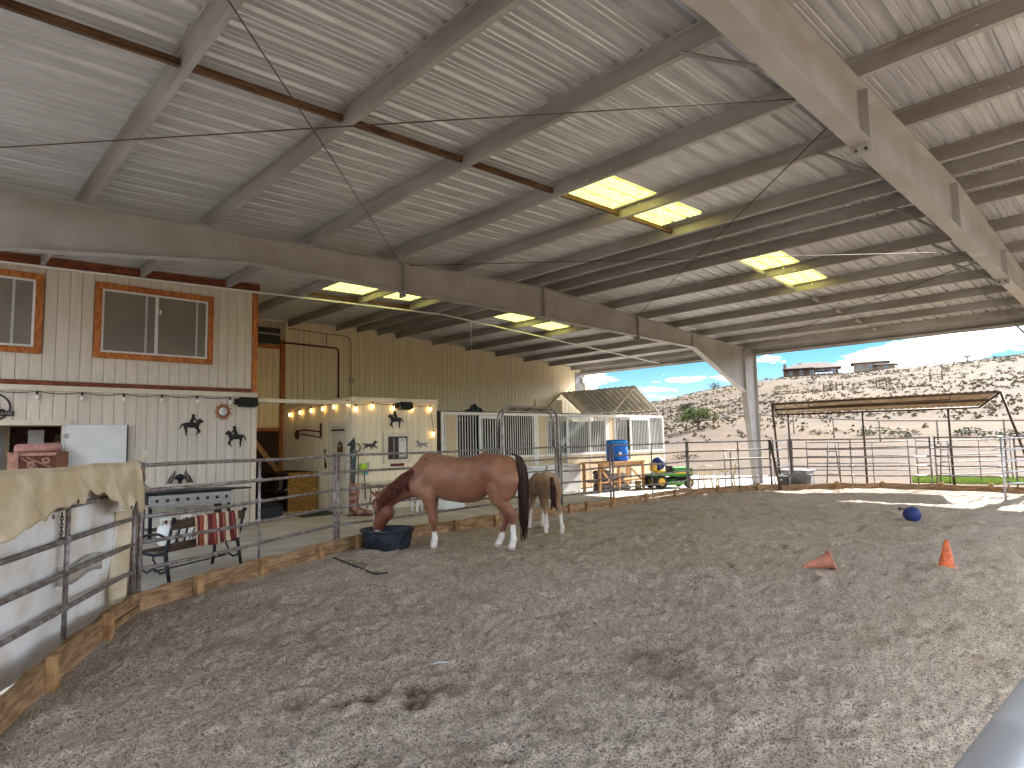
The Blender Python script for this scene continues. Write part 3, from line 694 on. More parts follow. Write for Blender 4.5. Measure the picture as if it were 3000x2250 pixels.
for i in range(22):
    x, z = random.uniform(1.6, 2.4), random.uniform(1.15, 2.0); w, h = random.uniform(.06, .14), random.uniform(.05, .12)
    boxp('photograph', (x, 16.49-0.0006*i, z), (x+w, 16.499-0.0006*i, z+h), mat('photo%d' % (i % 6), [S(60, 56, 60), S(130, 110, 90), S(40, 44, 40), S(150, 150, 150), S(90, 60, 50), S(110, 100, 60)][i % 6], 0.5, var=0.4, scale=30), board)
boxp('notice', (1.85, 16.47, 1.72), (2.12, 16.474, 2.05), PAPER, board)
# white leaf folded back against the wall
leaf = thing('shutter_leaf', 'plain white shutter leaf folded open against the beige siding', 'shutter', (2.8, HY-0.07, 0.95))
boxp('panel', (2.25, HY-0.10, 0.92), (3.29, HY-0.055, 2.11), WHITE, leaf, 0.004); boxp('edge_strip', (3.291, HY-0.10, 0.92), (3.315, HY-0.05, 2.11), BLACKP, leaf)
for z in (1.15, 1.85): boxp('hinge', (2.215, HY-0.112, z), (2.30, HY-0.1005, z+0.09), STEEL, leaf)
boxp('batten', (2.40, HY-0.054, 1.0), (2.5, HY-0.003, 2.0), CREAM, leaf)

# ------------------------------------------------------------------ tall end wall behind the stalls, alcove and tack room
EY = 19.30
endw = thing('end_wall', 'tall tan board wall closing the far end under the purlins', 'wall', (15, EY, ZC))
boxp('sheathing', (5.98, EY+0.03, ZC), (23.9, EY+0.14, 4.75), BACK, endw)
q = MB(); M = Matrix(((1, 0, 0, 0), (0, 0, -1, EY+0.14), (0, 1, 0, 0), (0, 0, 0, 1))); q.prism([(5.98, 4.76), (22.7, 4.76), (22.7, roof_z(22.7)+0.15), (RX, RZ+0.17), (5.98, roof_z(5.98)+0.17)][::1], M, 0.10); q.build('gable_sheathing', BACK, endw)
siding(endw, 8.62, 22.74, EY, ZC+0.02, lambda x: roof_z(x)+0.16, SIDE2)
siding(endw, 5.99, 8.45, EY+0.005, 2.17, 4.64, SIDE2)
boxp('trim_post', (8.46, EY-0.03, 2.16), (8.60, EY+0.028, 4.95), WOODO, endw, 0.006); boxp('trim_rail', (6.0, EY-0.028, 4.65), (8.45, EY+0.026, 4.77), WOODO, endw, 0.006)
boxp('dark_panel', (6.0, EY-0.004, 4.80), (8.44, EY+0.024, 5.30), mat('dark_vent', S(58, 54, 52), 0.5), endw)
boxp('vent_rail', (6.0, EY-0.03, 5.08), (8.55, EY+0.02, 5.13), STEEL, endw)
window_e = boxp('end_window', (22.78, EY, 3.80), (23.34, EY+0.02, 4.74), mat('grey_glass', S(150, 152, 156), 0.15), endw)
boxp('end_sill', (22.70, EY-0.05, 3.70), (23.40, EY+0.02, 3.79), CREAM, endw)
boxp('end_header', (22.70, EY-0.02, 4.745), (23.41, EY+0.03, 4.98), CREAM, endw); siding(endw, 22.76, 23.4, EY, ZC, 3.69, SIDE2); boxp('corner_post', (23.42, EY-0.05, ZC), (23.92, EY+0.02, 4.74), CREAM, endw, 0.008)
boxp('eave_lamp_box', (23.2, EY-0.12, 4.28), (23.46, EY-0.055, 4.52), WHITE, endw)
# brown door with diagonal plank
bd = thing('plank_door', 'dark brown plank door with a pale diagonal plank in the alcove', 'door', (7.9, EY-0.02, ZC))
DBRN = mat('dark_door_wood', S(74, 46, 34), 0.7, var=0.25, scale=8, stretch=(3, 3, 0.4), rnd=0.12)
for i in range(9): boxp('plank', (7.0+i*0.158, EY-0.02, ZC+0.02), (7.0+i*0.158+0.15, EY+0.02, 2.06), DBRN, bd)
boxp('frame_post', (8.43, EY-0.04, ZC), (8.56, EY+0.02, 2.15), WOODO, bd, 0.005); boxp('frame_head', (6.8, EY-0.038, 2.065), (8.425, EY+0.018, 2.15), WOODO, bd, 0.005)
q = MB(); q.bar((7.45, EY-0.05, 2.0), (8.42, EY-0.05, 0.78), 0.03, 0.15, up=(1, 0, 1)); q.build('diagonal_plank', mat('pale_plank', S(196, 152, 100), 0.7, var=0.15, scale=9), bd)
q = MB(); q.bar((7.5, EY-0.05, -0.1), (8.3, EY-0.05, 0.7), 0.03, 0.12, up=(1, 0, 1)); q.build('lower_plank', DBRN, bd)
# cream beam bridging the alcove
bm_ = thing('alcove_beam', 'cream timber beam bridging the alcove between house and tack room', 'beam', (7.2, 15.02, 2.6))
boxp('beam', (5.99, 14.99, 2.66), (8.50, 15.06, 2.755), CREAM, bm_, 0.006)
boxp('hanger', (5.985, 14.97, 2.63), (5.989, 15.08, 2.78), STEEL, bm_)
# wall pipes on the end wall
pp = thing('wall_pipe', 'brown pipe bent down the tan wall above the tack room', 'pipe', (10.45, EY-0.05, 3.0))
q = MB(); q.tube([(8.5, EY-0.045, 4.86), (10.35, EY-0.045, 4.84), (10.43, EY-0.045, 4.80), (10.45, EY-0.045, 4.7), (10.45, EY-0.045, 2.9)], 0.028, 8); q.build('run', mat('brown_pipe', S(82, 54, 40), 0.5), pp)
q = MB(); q.tube([(10.0, EY-0.03, 4.86), (10.0, EY-0.03, 5.3)], 0.010, 6); q.build('stub', mat('brown_pipe', S(82, 54, 40), 0.5), pp)
pp = thing('electrical_conduit', 'thin tan conduit with a small junction box on the tall wall', 'conduit', (10.95, EY-0.05, 3.0))
q = MB(); q.tube([(8.7, EY-0.03, 5.33), (10.75, EY-0.03, 5.28), (10.88, EY-0.03, 5.2), (10.92, EY-0.03, 5.05), (10.92, EY-0.03, 2.9)], 0.014, 7); q.build('tube', mat('tan_conduit', S(150, 124, 90), 0.5), pp)
boxp('junction_box', (10.85, EY-0.09, 3.68), (11.0, EY-0.02, 3.84), mat('grey_box', S(206, 200, 188), 0.5), pp, 0.006)

shed = thing('tack_room', 'low cream board-sided tack room with a flat roof and small window', 'shed', (9.9, 15.0, ZC))
SX0, SX1, SY = 8.53, 11.35, 15.0
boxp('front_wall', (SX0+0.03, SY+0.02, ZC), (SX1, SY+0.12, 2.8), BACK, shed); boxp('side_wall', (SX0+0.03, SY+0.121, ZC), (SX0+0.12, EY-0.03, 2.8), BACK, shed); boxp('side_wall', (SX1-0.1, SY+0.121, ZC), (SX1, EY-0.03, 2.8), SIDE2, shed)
boxp('roof', (SX0-0.02, SY-0.01, 2.80), (SX1+0.02, EY-0.03, 2.845), CREAM, shed)
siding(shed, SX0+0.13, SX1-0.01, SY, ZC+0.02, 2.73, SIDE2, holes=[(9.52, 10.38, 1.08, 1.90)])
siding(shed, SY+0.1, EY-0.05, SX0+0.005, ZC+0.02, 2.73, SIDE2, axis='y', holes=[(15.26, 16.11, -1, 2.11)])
boxp('fascia', (SX0-0.03, SY-0.035, 2.735), (SX1+0.02, SY-0.002, 2.865), CREAM, shed, 0.005); boxp('fascia', (SX0-0.03, SY-0.001, 2.735), (SX0+0.003, EY-0.05, 2.865), CREAM, shed, 0.005)
boxp('corner_board', (SX0-0.015, SY-0.022, ZC), (SX0+0.12, SY+0.018, 2.73), CREAM, shed, 0.004); boxp('corner_board', (SX0-0.016, SY+0.02, ZC), (SX0+0.02, SY+0.13, 2.73), CREAM, shed, 0.004)
tw = boxp('window', (9.53, SY+0.002, 1.09), (10.37, SY+0.018, 1.89), DARK, shed)
q = MB()
for a, b in (((9.50, 1.06), (10.40, 1.165)), ((9.50, 1.80), (10.40, 1.91)), ((9.50, 1.166), (9.63, 1.799)), ((10.28, 1.166), (10.40, 1.799))): q.box((a[0], SY-0.03, a[1]), (b[0], SY+0.001, b[1]))
q.build('window_trim', CREAM, tw)
q = MB(); BRZ = mat('bronze_frame', S(74, 68, 58), 0.5, 0.3)
for a, b in (((9.632, 1.168), (10.278, 1.20)), ((9.632, 1.765), (10.278, 1.798)), ((9.632, 1.20), (9.66, 1.765)), ((10.25, 1.20), (10.278, 1.765)), ((9.92, 1.20), (9.985, 1.765))): q.box((a[0], SY-0.02, a[1]), (b[0], SY-0.004, b[1]))
q.build('window_frame', BRZ, tw)
boxp('pane', (9.661, SY-0.011, 1.201), (9.919, SY-0.006, 1.764), mat('black_glass', S(20, 20, 20), 0.08, spec=0.6), tw); boxp('pane', (9.986, SY-0.011, 1.201), (10.249, SY-0.006, 1.764), mat('pale_glass', S(160, 162, 164), 0.15), tw)
boxp('curtain_fold', (9.80, SY-0.014, 1.21), (9.86, SY-0.012, 1.76), mat('grey_cloth', S(130, 130, 132), 0.9), tw)
boxp('poster', (9.995, SY-0.016, 1.26), (10.24, SY-0.012, 1.755), PAPER, tw)
q = MB(); q.lathe([(0.0001, 0), (0.085, 0), (0.085, 0.002), (0.0001, 0.002)], (10.117, SY-0.0165, 1.70), 20, sx=1, sy=0.45, rot=Matrix.Rotation(math.pi/2, 3, 'X')); q.build('logo_oval', WHITE, tw)
q = MB(); q.lathe([(0.0001, 0), (0.022, 0), (0.022, 0.002), (0.0001, 0.002)], (10.117, SY-0.019, 1.70), 12, rot=Matrix.Rotation(math.pi/2, 3, 'X')); q.build('logo_dot', BLACKP, tw)
dr = boxp('door', (SX0+0.006, 15.27, ZC), (SX0+0.028, 16.10, 2.10), mat('door_paint', S(210, 200, 178), 0.6, var=0.04), shed)
for (y0, y1, z0, z1) in ((15.13, 15.26, ZC, 2.12), (16.115, 16.24, ZC, 2.12), (15.13, 16.24, 2.125, 2.24)): boxp('door_trim', (SX0-0.025, y0, z0), (SX0+0.004, y1, z1), CREAM, dr, 0.004)
boxp('closer', (SX0-0.06, 15.40, 1.98), (SX0-0.002, 16.02, 2.02), BLACK, dr); q = MB(); q.ball((SX0-0.05, 16.02, 0.86), 0.035, 12); q.build('knob', STEEL, dr)
boxp('switch_plate', (8.95, SY-0.012, 0.97), (9.06, SY-0.002, 1.12), mat('steel_plate', S(170, 168, 160), 0.35, 0.6), shed); boxp('plaque', (9.72, SY-0.016, 0.97), (10.17, SY-0.003, 1.05), mat('maroon_plaque', S(110, 48, 44), 0.6), shed)

# ------------------------------------------------------------------ horse stalls
STW = mat('stall_frame', S(226, 225, 220), 0.45, 0.05, var=0.06, scale=5); SBAR = mat('stall_bar', S(238, 238, 234), 0.4, 0.0, var=0.03); SPAN = mat('stall_panel', S(208, 188, 156), 0.75, var=0.06, scale=9, stretch=(4, 4, .4))
q = MB(); q.tube([(0, 0, 0), (0, 0, 1)], 0.0135, 8, cap=False); BARME = q.me('bar', SBAR)
def bars(parent, x0, x1, z0, z1, y, step=0.105):
    n = max(1, int(round((x1-x0)/step)))
    for i in range(n):
        x = x0+(i+0.5)*(x1-x0)/n; link('bar', BARME, parent, loc=(x-parent.location.x, y-parent.location.y, z0-parent.location.z), scale=(1, 1, z1-z0))
TY = 15.0
def stall(x0, x1, spec, label, ceil, deep):
    t = thing('horse_stall', label, 'stall', ((x0+x1)/2, TY, ZC), group='barred stalls in a row along the tan wall')
    Z0, ZM, ZT = ZC, 1.12, 2.52
    boxp('post', (x0, TY-0.05, Z0), (x0+0.10, TY+0.05, ZT), STW, t, 0.006); boxp('post', (x1-0.08, TY-0.05, Z0), (x1, TY+0.05, ZT), STW, t, 0.006)
    boxp('top_rail', (x0+0.101, TY-0.045, ZT-0.09), (x1-0.081, TY+0.045, ZT), STW, t, 0.006); boxp('mid_rail', (x0+0.101, TY-0.04, ZM-0.08), (x1-0.081, TY+0.04, ZM), STW, t)
    boxp('kick_wall', (x0+0.101, TY-0.02, Z0+0.06), (x1-0.081, TY+0.02, ZM-0.081), SPAN, t)
    for (kind, a, b) in spec:
        if kind == 'panel':
            boxp('panel', (a+0.04, TY-0.02, ZM), (b-0.04, TY+0.02, ZT-0.09), SPAN, t); boxp('panel_stile', (a, TY-0.035, ZM), (a+0.038, TY+0.035, ZT-0.09), STW, t); boxp('panel_stile', (b-0.038, TY-0.035, ZM), (b, TY+0.035, ZT-0.09), STW, t)
        elif kind == 'bars': bars(t, a, b, ZM, ZT-0.09, TY)
        else:
            d = boxp('door', (a, TY-0.10, Z0+0.05), (b, TY-0.065, ZM-0.08), SPAN, t)
            q = MB()
            for r in (((a-0.03, ZM-0.08), (b+0.03, ZM)), ((a-0.03, ZT-0.20), (b+0.03, ZT-0.10)), ((a-0.03, ZM), (a+0.05, ZT-0.20)), ((b-0.05, ZM), (b+0.03, ZT-0.20)), ((a-0.03, Z0+0.05), (a-0.001, ZM-0.08)), ((b+0.001, Z0+0.05), (b+0.03, ZM-0.08))): q.box((r[0][0], TY-0.11, r[0][1]), (r[1][0], TY-0.06, r[1][1]))
            q.build('door_frame', STW, d); bars(t, a+0.06, b-0.06, ZM, ZT-0.20, TY-0.085)
    if deep:
        boxp('partition', (x0+0.02, TY+0.06, Z0), (x0+0.07, EY-0.04, ZT-0.1), mat('stall_inner_shade', S(62, 54, 46), 0.9), t); boxp('back_lining', (x0+0.1, EY-0.20, Z0), (x1-0.02, EY-0.16, ZT), mat('stall_inner_shade', S(62, 54, 46), 0.9), t)  # shade inside the stall is put into this dark lining colour
    if ceil: boxp('lid', (x0+0.02, TY+0.02, ZT+0.005), (x1-0.02, EY-0.04, ZT+0.03), mat('stall_inner_shade', S(62, 54, 46), 0.9), t)  # lid added over the stall to keep its inside dark
    return t
stall(11.47, 15.50, [('panel', 11.60, 12.10), ('bars', 12.15, 12.90), ('door', 12.94, 13.93), ('bars', 14.0, 15.42)], 'first barred stall beside the tack room with a pale panel', True, True)
stall(15.51, 19.42, [('panel', 15.60, 16.10), ('bars', 16.14, 17.0), ('door', 17.06, 18.34), ('bars', 18.4, 19.34)], 'middle barred stall behind the white freezers', True, True)
stall(19.43, 23.35, [('panel', 19.52, 19.96), ('bars', 20.0, 20.8), ('door', 20.88, 22.18), ('bars', 22.24, 23.27)], 'last barred stall under the little gabled canopy', False, False)
_s3 = [o for o in COL.objects if o.get('label', '').startswith('last barred')][0]
boxp('side_panel', (23.27, TY+0.06, ZC), (23.33, EY-0.06, 2.42), mat('grey_panel', S(122, 124, 126), 0.7), _s3); boxp('back_panel', (19.5, EY-0.14, ZC), (23.25, EY-0.10, 2.42), mat('grey_panel', S(122, 124, 126), 0.7), _s3)
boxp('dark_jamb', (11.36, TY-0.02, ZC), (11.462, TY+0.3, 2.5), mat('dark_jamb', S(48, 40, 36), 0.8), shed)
# canopy over the last stall
can = thing('gable_canopy', 'small ribbed metal gable canopy over the end stall', 'canopy', (21.6, 17.2, 2.6))
CX, CZ = 21.62, 3.72
q = MB(); pr = [(y, (0.05 if (k % 4) in (1, 2) else 0.0)) for k, y in enumerate(np.linspace(15.15, 19.2, 57))]
q.sheet([[(CX, y, CZ+z) for y, z in pr], [(23.25, y, 2.74+z) for y, z in pr]], False); q.build('roof_sheet', mat('canopy_sheet', S(214, 208, 196), 0.5, 0.1, col2=S(186, 176, 160), scale=3), can, solid=0.004)
q = MB()
for (a, b) in (((CX, 15.13, CZ), (CX, 19.2, CZ)), ((CX, 15.13, CZ), (23.25, 15.13, 2.72)), ((CX, 19.2, CZ), (23.25, 19.2, 2.72)), ((23.25, 15.13, 2.72), (23.25, 19.2, 2.72)), ((CX, 15.13, CZ), (20.0, 15.13, 2.56)), ((CX, 19.2, CZ), (20.0, 19.2, 2.56)), ((23.25, 15.13, 2.72), (23.25, 15.13, 2.5)), ((20.0, 15.13, 2.56), (20.0, 19.2, 2.56))): q.bar(a, b, 0.05, 0.05)
q.build('frame', mat('canopy_frame', S(190, 180, 160), 0.6), can)
_c = can
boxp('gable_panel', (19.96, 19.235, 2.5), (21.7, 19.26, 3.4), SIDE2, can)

# ------------------------------------------------------------------ bulbs on strings
BULBP = [(0, 0), (0.016, 0.004), (0.030, 0.028), (0.034, 0.05), (0.028, 0.078), (0.014, 0.098), (0.013, 0.115)]
def light_string(label, pts, lit, drop=0.03):
    t = thing('string_lights', label, 'string lights', pts[0]); w = MB(); path = []
    for a, b in zip(pts[:-1], pts[1:]):
        a, b = Vector(a), Vector(b)
        for k in range(8):
            f = k/8; path.append(a.lerp(b, f)-Vector((0, 0, 0.10*4*f*(1-f)*(b-a).length*0.6)))
    path.append(Vector(pts[-1])); w.tube(path, 0.007, 5); w.build('wire', BLACKP, t)
    for p in pts:
        MB().lathe([(0.001, 0.0), (0.022, 0.0), (0.022, 0.06), (0.001, 0.06)], (p[0], p[1], p[2]-0.065), 8).build('socket', BLACKP, t)
        MB().lathe([(max(r, .001), z) for r, z in BULBP], (p[0], p[1], p[2]-0.175), 10).build('bulb', BULB_ON if lit else BULB_OFF, t)
light_string('string of unlit white bulbs along the house belt trim', [(x, HY-0.06, 2.755) for x in (-0.36, 0.35, 1.06, 1.78, 2.50, 3.22, 3.93, 4.64, 5.35)], False)
light_string('string of glowing warm bulbs round the tack room eave', [(8.46, 18.6, 2.66), (8.46, 17.9, 2.70), (8.46, 17.2, 2.72), (8.46, 16.5, 2.74), (8.46, 15.85, 2.76), (8.46, 15.1, 2.80), (8.62, 14.93, 2.66), (9.12, 14.93, 2.74), (9.78, 14.93, 2.70), (10.42, 14.93, 2.70), (11.05, 14.93, 2.70), (11.16, 14.93, 1.98)], True)
def speaker(x, y, z, label):
    t = thing('speaker', label, 'speaker', (x, y, z))
    q = MB(); q.cbox((x, y-0.13, z), (0.42, 0.18, 0.20), Matrix.Rotation(R(-14), 3, 'X')); q.build('cabinet', BLACKP, t, bevel=0.02)
    q = MB(); q.cbox((x, y-0.222, z-0.024), (0.36, 0.006, 0.15), Matrix.Rotation(R(-14), 3, 'X')); q.build('grille', mat('speaker_cloth', S(44, 44, 46), 0.9), t)
    boxp('bracket', (x-0.26, y-0.08, z-0.06), (x-0.205, y+0.02, z+0.08), BLACK, t)
speaker(5.72, HY-0.03, 2.64, 'black box speaker at the house corner below the trim'); speaker(10.12, SY-0.03, 2.65, 'black box speaker on the tack room above the rider cutout')
RAILS = (1.46, 1.20, 0.93, 0.67, 0.40)
def panel(a, b, label, ups=(), m=PIPE, rails=RAILS, r=0.021, zb=ZC, top=1.49, cat='fence panel', name='fence_panel', group='pipe panels around the arena', sag=True):
    a, b = Vector((*a, 0)), Vector((*b, 0)); d = (b-a).normalized()
    t = thing(name, label, cat, ((a.x+b.x)/2, (a.y+b.y)/2, zb), group=group)
    for i, q in enumerate((a, b)):
        j = Vector((random.uniform(-.012, .012), random.uniform(-.012, .012), 0))
        MB().tube([q+Vector((0, 0, zb)), q+j+Vector((0, 0, top))], r*1.12, 10).build('post', m, t)
    for z in rails:
        j = random.uniform(-0.008, 0.008); n = 7
        MB().tube([a.lerp(b, k/n)+Vector((0, 0, z+j*math.sin(k*0.9)-0.010*math.sin(math.pi*k/n)*sag)) for k in range(n+1)], r, 9).build('rail', m, t)
    for f in ups:
        q = a.lerp(b, f); MB().tube([q+Vector((0.0, 0, zb)), q+Vector((0, 0, rails[0]))], r*0.85, 8).build('upright', m, t)
        for z in rails[1:]:
            MB().tube([q-d*0.035+Vector((0, 0, z)), q+d*0.035+Vector((0, 0, z))], r*1.35, 9).build('clamp', m, t)
    return t
panel((-0.25, 4.15), (1.72, 7.37), 'nearest pipe panel draped with the torn tan tarp', (0.62,), r=0.0225)
panel((1.79, 7.43), (4.79, 8.92), 'pipe panel in front of the striped-blanket bench', (0.515,))
panel((4.87, 8.97), (8.58, 9.30), 'pipe panel directly behind the chestnut mare', (0.53,))
panel((10.52, 9.40), (12.33, 9.44), 'short pipe panel between the arch gate and the blue barrel', ())
panel((12.45, 9.45), (16.02, 9.55), 'pipe panel in front of the green lawn tractor', (0.49,))
panel((16.10, 9.55), (18.76, 8.37), 'pipe panel in front of the tapered steel column', (0.60,))
panel((18.86, 8.30), (19.20, 8.00), 'narrow pipe panel squeezed in behind the stock tank', (), m=PIPEL)
panel((19.28, 7.92), (20.90, 4.73), 'long pipe panel right of the stock tank under the lean-to', (0.44,))
panel((20.94, 4.62), (21.03, 3.05), 'pipe panel in front of the bright green grass strip', ())
panel((18.25, 2.72), (20.75, 1.75), 'sunlit pipe gate standing out into the sand', (0.55,), m=PIPEL)
panel((20.98, 2.85), (20.7, 0.6), 'pipe panel behind the sunlit open gate', ())
# arch gate: bow frame and swinging leaf
t = thing('arch_gate', 'bow-topped pipe gate standing behind the foal', 'gate', (9.55, 9.35, ZC))
ar = []
A_, B_ = Vector((8.68, 9.32, 0)), Vector((10.42, 9.39, 0))
for k in range(9): ang = math.pi/2*k/8; ar.append(A_+Vector((0.24*(1-math.cos(ang)), 0, 2.06+0.25*math.sin(ang))))
ar2 = [B_+Vector((-0.24*(1-math.cos(math.pi/2*k/8)), 0, 2.06+0.25*math.sin(math.pi/2*k/8))) for k in range(8, -1, -1)]
MB().tube([A_+Vector((0, 0, ZC))]+ar+ar2+[B_+Vector((0, 0, ZC))], 0.028, 10).build('bow', PIPE, t)
o_ = Vector((0.02, 0.16, -0.04))
MB().tube([A_+o_+Vector((0, 0, 1.5))]+[p+o_ for p in ar]+[p+o_ for p in ar2]+[B_+o_+Vector((0, 0, 1.5))], 0.022, 9).build('bow', PIPE, t)
for k in (0.25, 0.5, 0.75): p_ = A_.lerp(B_, k)+Vector((0, 0, 2.30)); MB().tube([p_, p_+o_], 0.012, 6).build('tie', PIPE, t)
lf = MB(); x0, x1 = A_.lerp(B_, 0.06), A_.lerp(B_, 0.95)
lf.tube([x0+Vector((0, 0, 0.22)), x0+Vector((0, 0, 1.46))], 0.022, 9); g_ = lf.build('gate_leaf', PIPE, t)
MB().tube([x1+Vector((0, 0, 0.22)), x1+Vector((0, 0, 1.46))], 0.022, 9).build('end_post', PIPE, g_)
for z in (1.46, 1.2, 0.96, 0.72, 0.48, 0.22): MB().tube([x0+Vector((0, 0, z)), x1+Vector((0, 0, z))], 0.018, 8).build('rail', PIPE, g_)
MB().tube([A_+Vector((0, 0, 0.0)), B_+Vector((0, 0, 0.0))], 0.022, 8).build('sill_bar', PIPE, t)
# chain loops on the near panel
ch = thing('tie_chain', 'short chain hanging from the nearest panel upright', 'chain', (0.97, 6.1, 1.0))
u_ = Vector((0.97, 6.146, 0))
for k in range(9):
    z = 1.13-0.028*k; q = MB(); c = u_+Vector((-0.045, -0.03, z))
    q.tube([c+Vector((0.010*math.cos(a)*(1 if k % 2 else 0.3), 0.010*math.cos(a)*(0.3 if k % 2 else 1), 0.020*math.sin(a))) for a in np.linspace(0, 2*math.pi, 9)[:-1]], 0.0035, 5, closed=True); q.build('chain_link', BLACK, ch)
# foreground rail close to the camera
fr = thing('near_rail', 'big pale galvanised pipe rail in the bottom corner close to the viewer', 'rail', (1.2, 0.1, 0.9))
D1, D2 = Vector((0.900, 0.150, -0.389)).normalized(), Vector((0.956, 0.085, -0.258)).normalized()
P1, P2 = Vector(CAM_POS)+D1*0.78, Vector(CAM_POS)+D2*1.12
dd = (P2-P1).normalized(); side = Vector((0.19, -0.98, 0)).normalized()*0.0
MB().tube([P1-dd*0.75+side, P1+side, P2+side, P2+dd*0.8+side], 0.036, 24).build('pipe', PIPEL, fr)
MB().tube([P1-dd*0.70, P1-dd*0.66], 0.041, 20).build('collar', PIPEL, fr)

# ------------------------------------------------------------------ tan tarp on the near panel, white sheet behind it
PA, PB = Vector((-0.25, 4.15, 0)), Vector((1.72, 7.37, 0)); PU = (PB-PA).normalized(); PN = Vector((-PU.y, PU.x, 0))   # PN points away from the sand
def tarp():
    t = thing('tan_tarp', 'torn tan canvas tarp folded over the top rail of the nearest panel', 'tarp', (0.9, 6.0, 1.0))
    S0, S1 = -0.1, 3.86; n = 120; low = [(-0.1, 0.95), (1.0, 1.03), (1.39, 1.08), (1.6, 1.13), (1.8, 1.13), (2.0, 1.205), (2.12, 1.215), (2.36, 1.21), (2.40, 1.30), (2.55, 1.285), (2.7, 1.25), (2.84, 1.24), (2.88, 1.215), (3.0, 1.17), (3.15, 1.10), (3.25, 1.085), (3.33, 1.055), (3.45, 1.04), (3.55, 1.11), (3.65, 1.10), (3.74, 0.98), (3.86, 1.0)]
    top = 1.485
    def col(s, zl, side):
        out = []
        for k in range(15):
            f = k/14; z = top-(top-zl)*f
            wob = 0.018*math.sin(s*7.3+z*3)+0.010*math.sin(s*17+z*9)+0.012*float(fbm(s*4, z*5, 3.1)-0.5)*3
            off = side*(0.028+0.03*f+wob*f+0.03*f*f)
            p = PA+PU*s+PN*off; out.append((p.x, p.y, z+0.006*math.sin(s*5)))
        return out
    q = MB(); ss = np.linspace(S0, S1, n); g = []
    for s in ss:
        zl = float(np.interp(s, [a for a, _ in low], [b for _, b in low]))+0.012*math.sin(s*23)
        inner = col(s, zl, -1); outer = col(s, 1.25+0.05*math.sin(s*3), 1)
        cap = [tuple(PA+PU*s+PN*(0.026*math.cos(a))+Vector((0, 0, top+0.024*math.sin(a)+0.006*math.sin(s*5)))) for a in np.linspace(0, math.pi, 5)]
        g.append(outer[::-1]+cap+inner)
    q.sheet(g); q.build('canvas', mat('tan_canvas', S(218, 203, 176), 0.85, var=0.12, scale=3.5, bump=0.35, bscale=9, col2=S(192, 172, 140)), t, solid=0.004)
    for s, z in ((1.83, 1.16), (2.22, 1.235), (3.36, 1.075)):
        c = PA+PU*s-PN*0.115; MB().tube([c+PU*(0.014*math.cos(a))+Vector((0, 0, z+0.014*math.sin(a))) for a in np.linspace(0, 2*math.pi, 11)[:-1]], 0.004, 5, closed=True).build('grommet', RUST, t)
    q = MB(); gg = []
    for k in range(9):
        f = k/8; p = PB+PU*(0.02+0.05*math.sin(f*3))+Vector((0.06*f, 0.01, 0))
        gg.append([tuple(p+PN*(w*(0.05-0.10*f*f)*1.3)+PU*(0.10*abs(w)*f)+Vector((0, 0, 1.46-0.24*f-0.02*abs(w)))) for w in (-1, -0.5, 0, 0.5, 1)])
    q.sheet(gg); q.build('loose_corner', mat('tan_canvas_worn', S(178, 150, 128), 0.85, var=0.15, scale=6), t, solid=0.004)
    q = MB(); gg = []
    for k in range(16):
        f = k/15
        gg.append([tuple(PB+PU*(-0.02+0.20*f2+0.02*math.sin(f*6))+PN*(0.05+0.06*math.sin(f2*5+f*2))+Vector((0, 0, 1.02-0.95*f))) for f2 in np.linspace(-1.2, 0.9, 14)])
    q.sheet(gg); q.build('hanging_fold', mat('tan_canvas', S(196, 172, 126)), t, solid=0.004)
tarp()
def white_sheet():
    t = thing('white_sheet', 'grubby white woven sheet hung behind the nearest panel', 'tarp', (0.9, 6.1, 0))
    q = MB(); g = []
    for s in np.linspace(-0.3, 3.66, 90):
        c = []
        for f in np.linspace(0, 1, 34):
            z = 1.36-f*1.40; o = 0.085+0.020*math.sin(s*4+f*3)+0.014*math.sin(s*11-f*7)+0.05*float(fbm(s*2.2, f*4, 1.7)-0.5)+0.10*f*f
            sx = s+0.03*f*(s > 3.2)+0.02*math.sin(f*8)*(s > 3.4)
            p = PA+PU*sx+PN*o; c.append((p.x, p.y, z))
        g.append(c)
    q.sheet(g)
    m = mat('white_woven_sheet', S(232, 230, 228), 0.75, var=0.06, scale=2.4, bump=0.25, bscale=12, col2=S(206, 194, 176), lo=0.30, hi=0.52)
    q.build('cloth', m, t, solid=0.003)
    q = MB(); q.sheet([[tuple(PA+PU*s+PN*0.065+Vector((0, 0, z+0.02*math.sin(s*9)))) for z in (0.55, 0.70)] for s in np.linspace(2.35, 3.2, 14)]); q.build('seam_patch', mat('sheet_patch', S(206, 198, 186), 0.8), t, solid=0.002)
white_sheet()
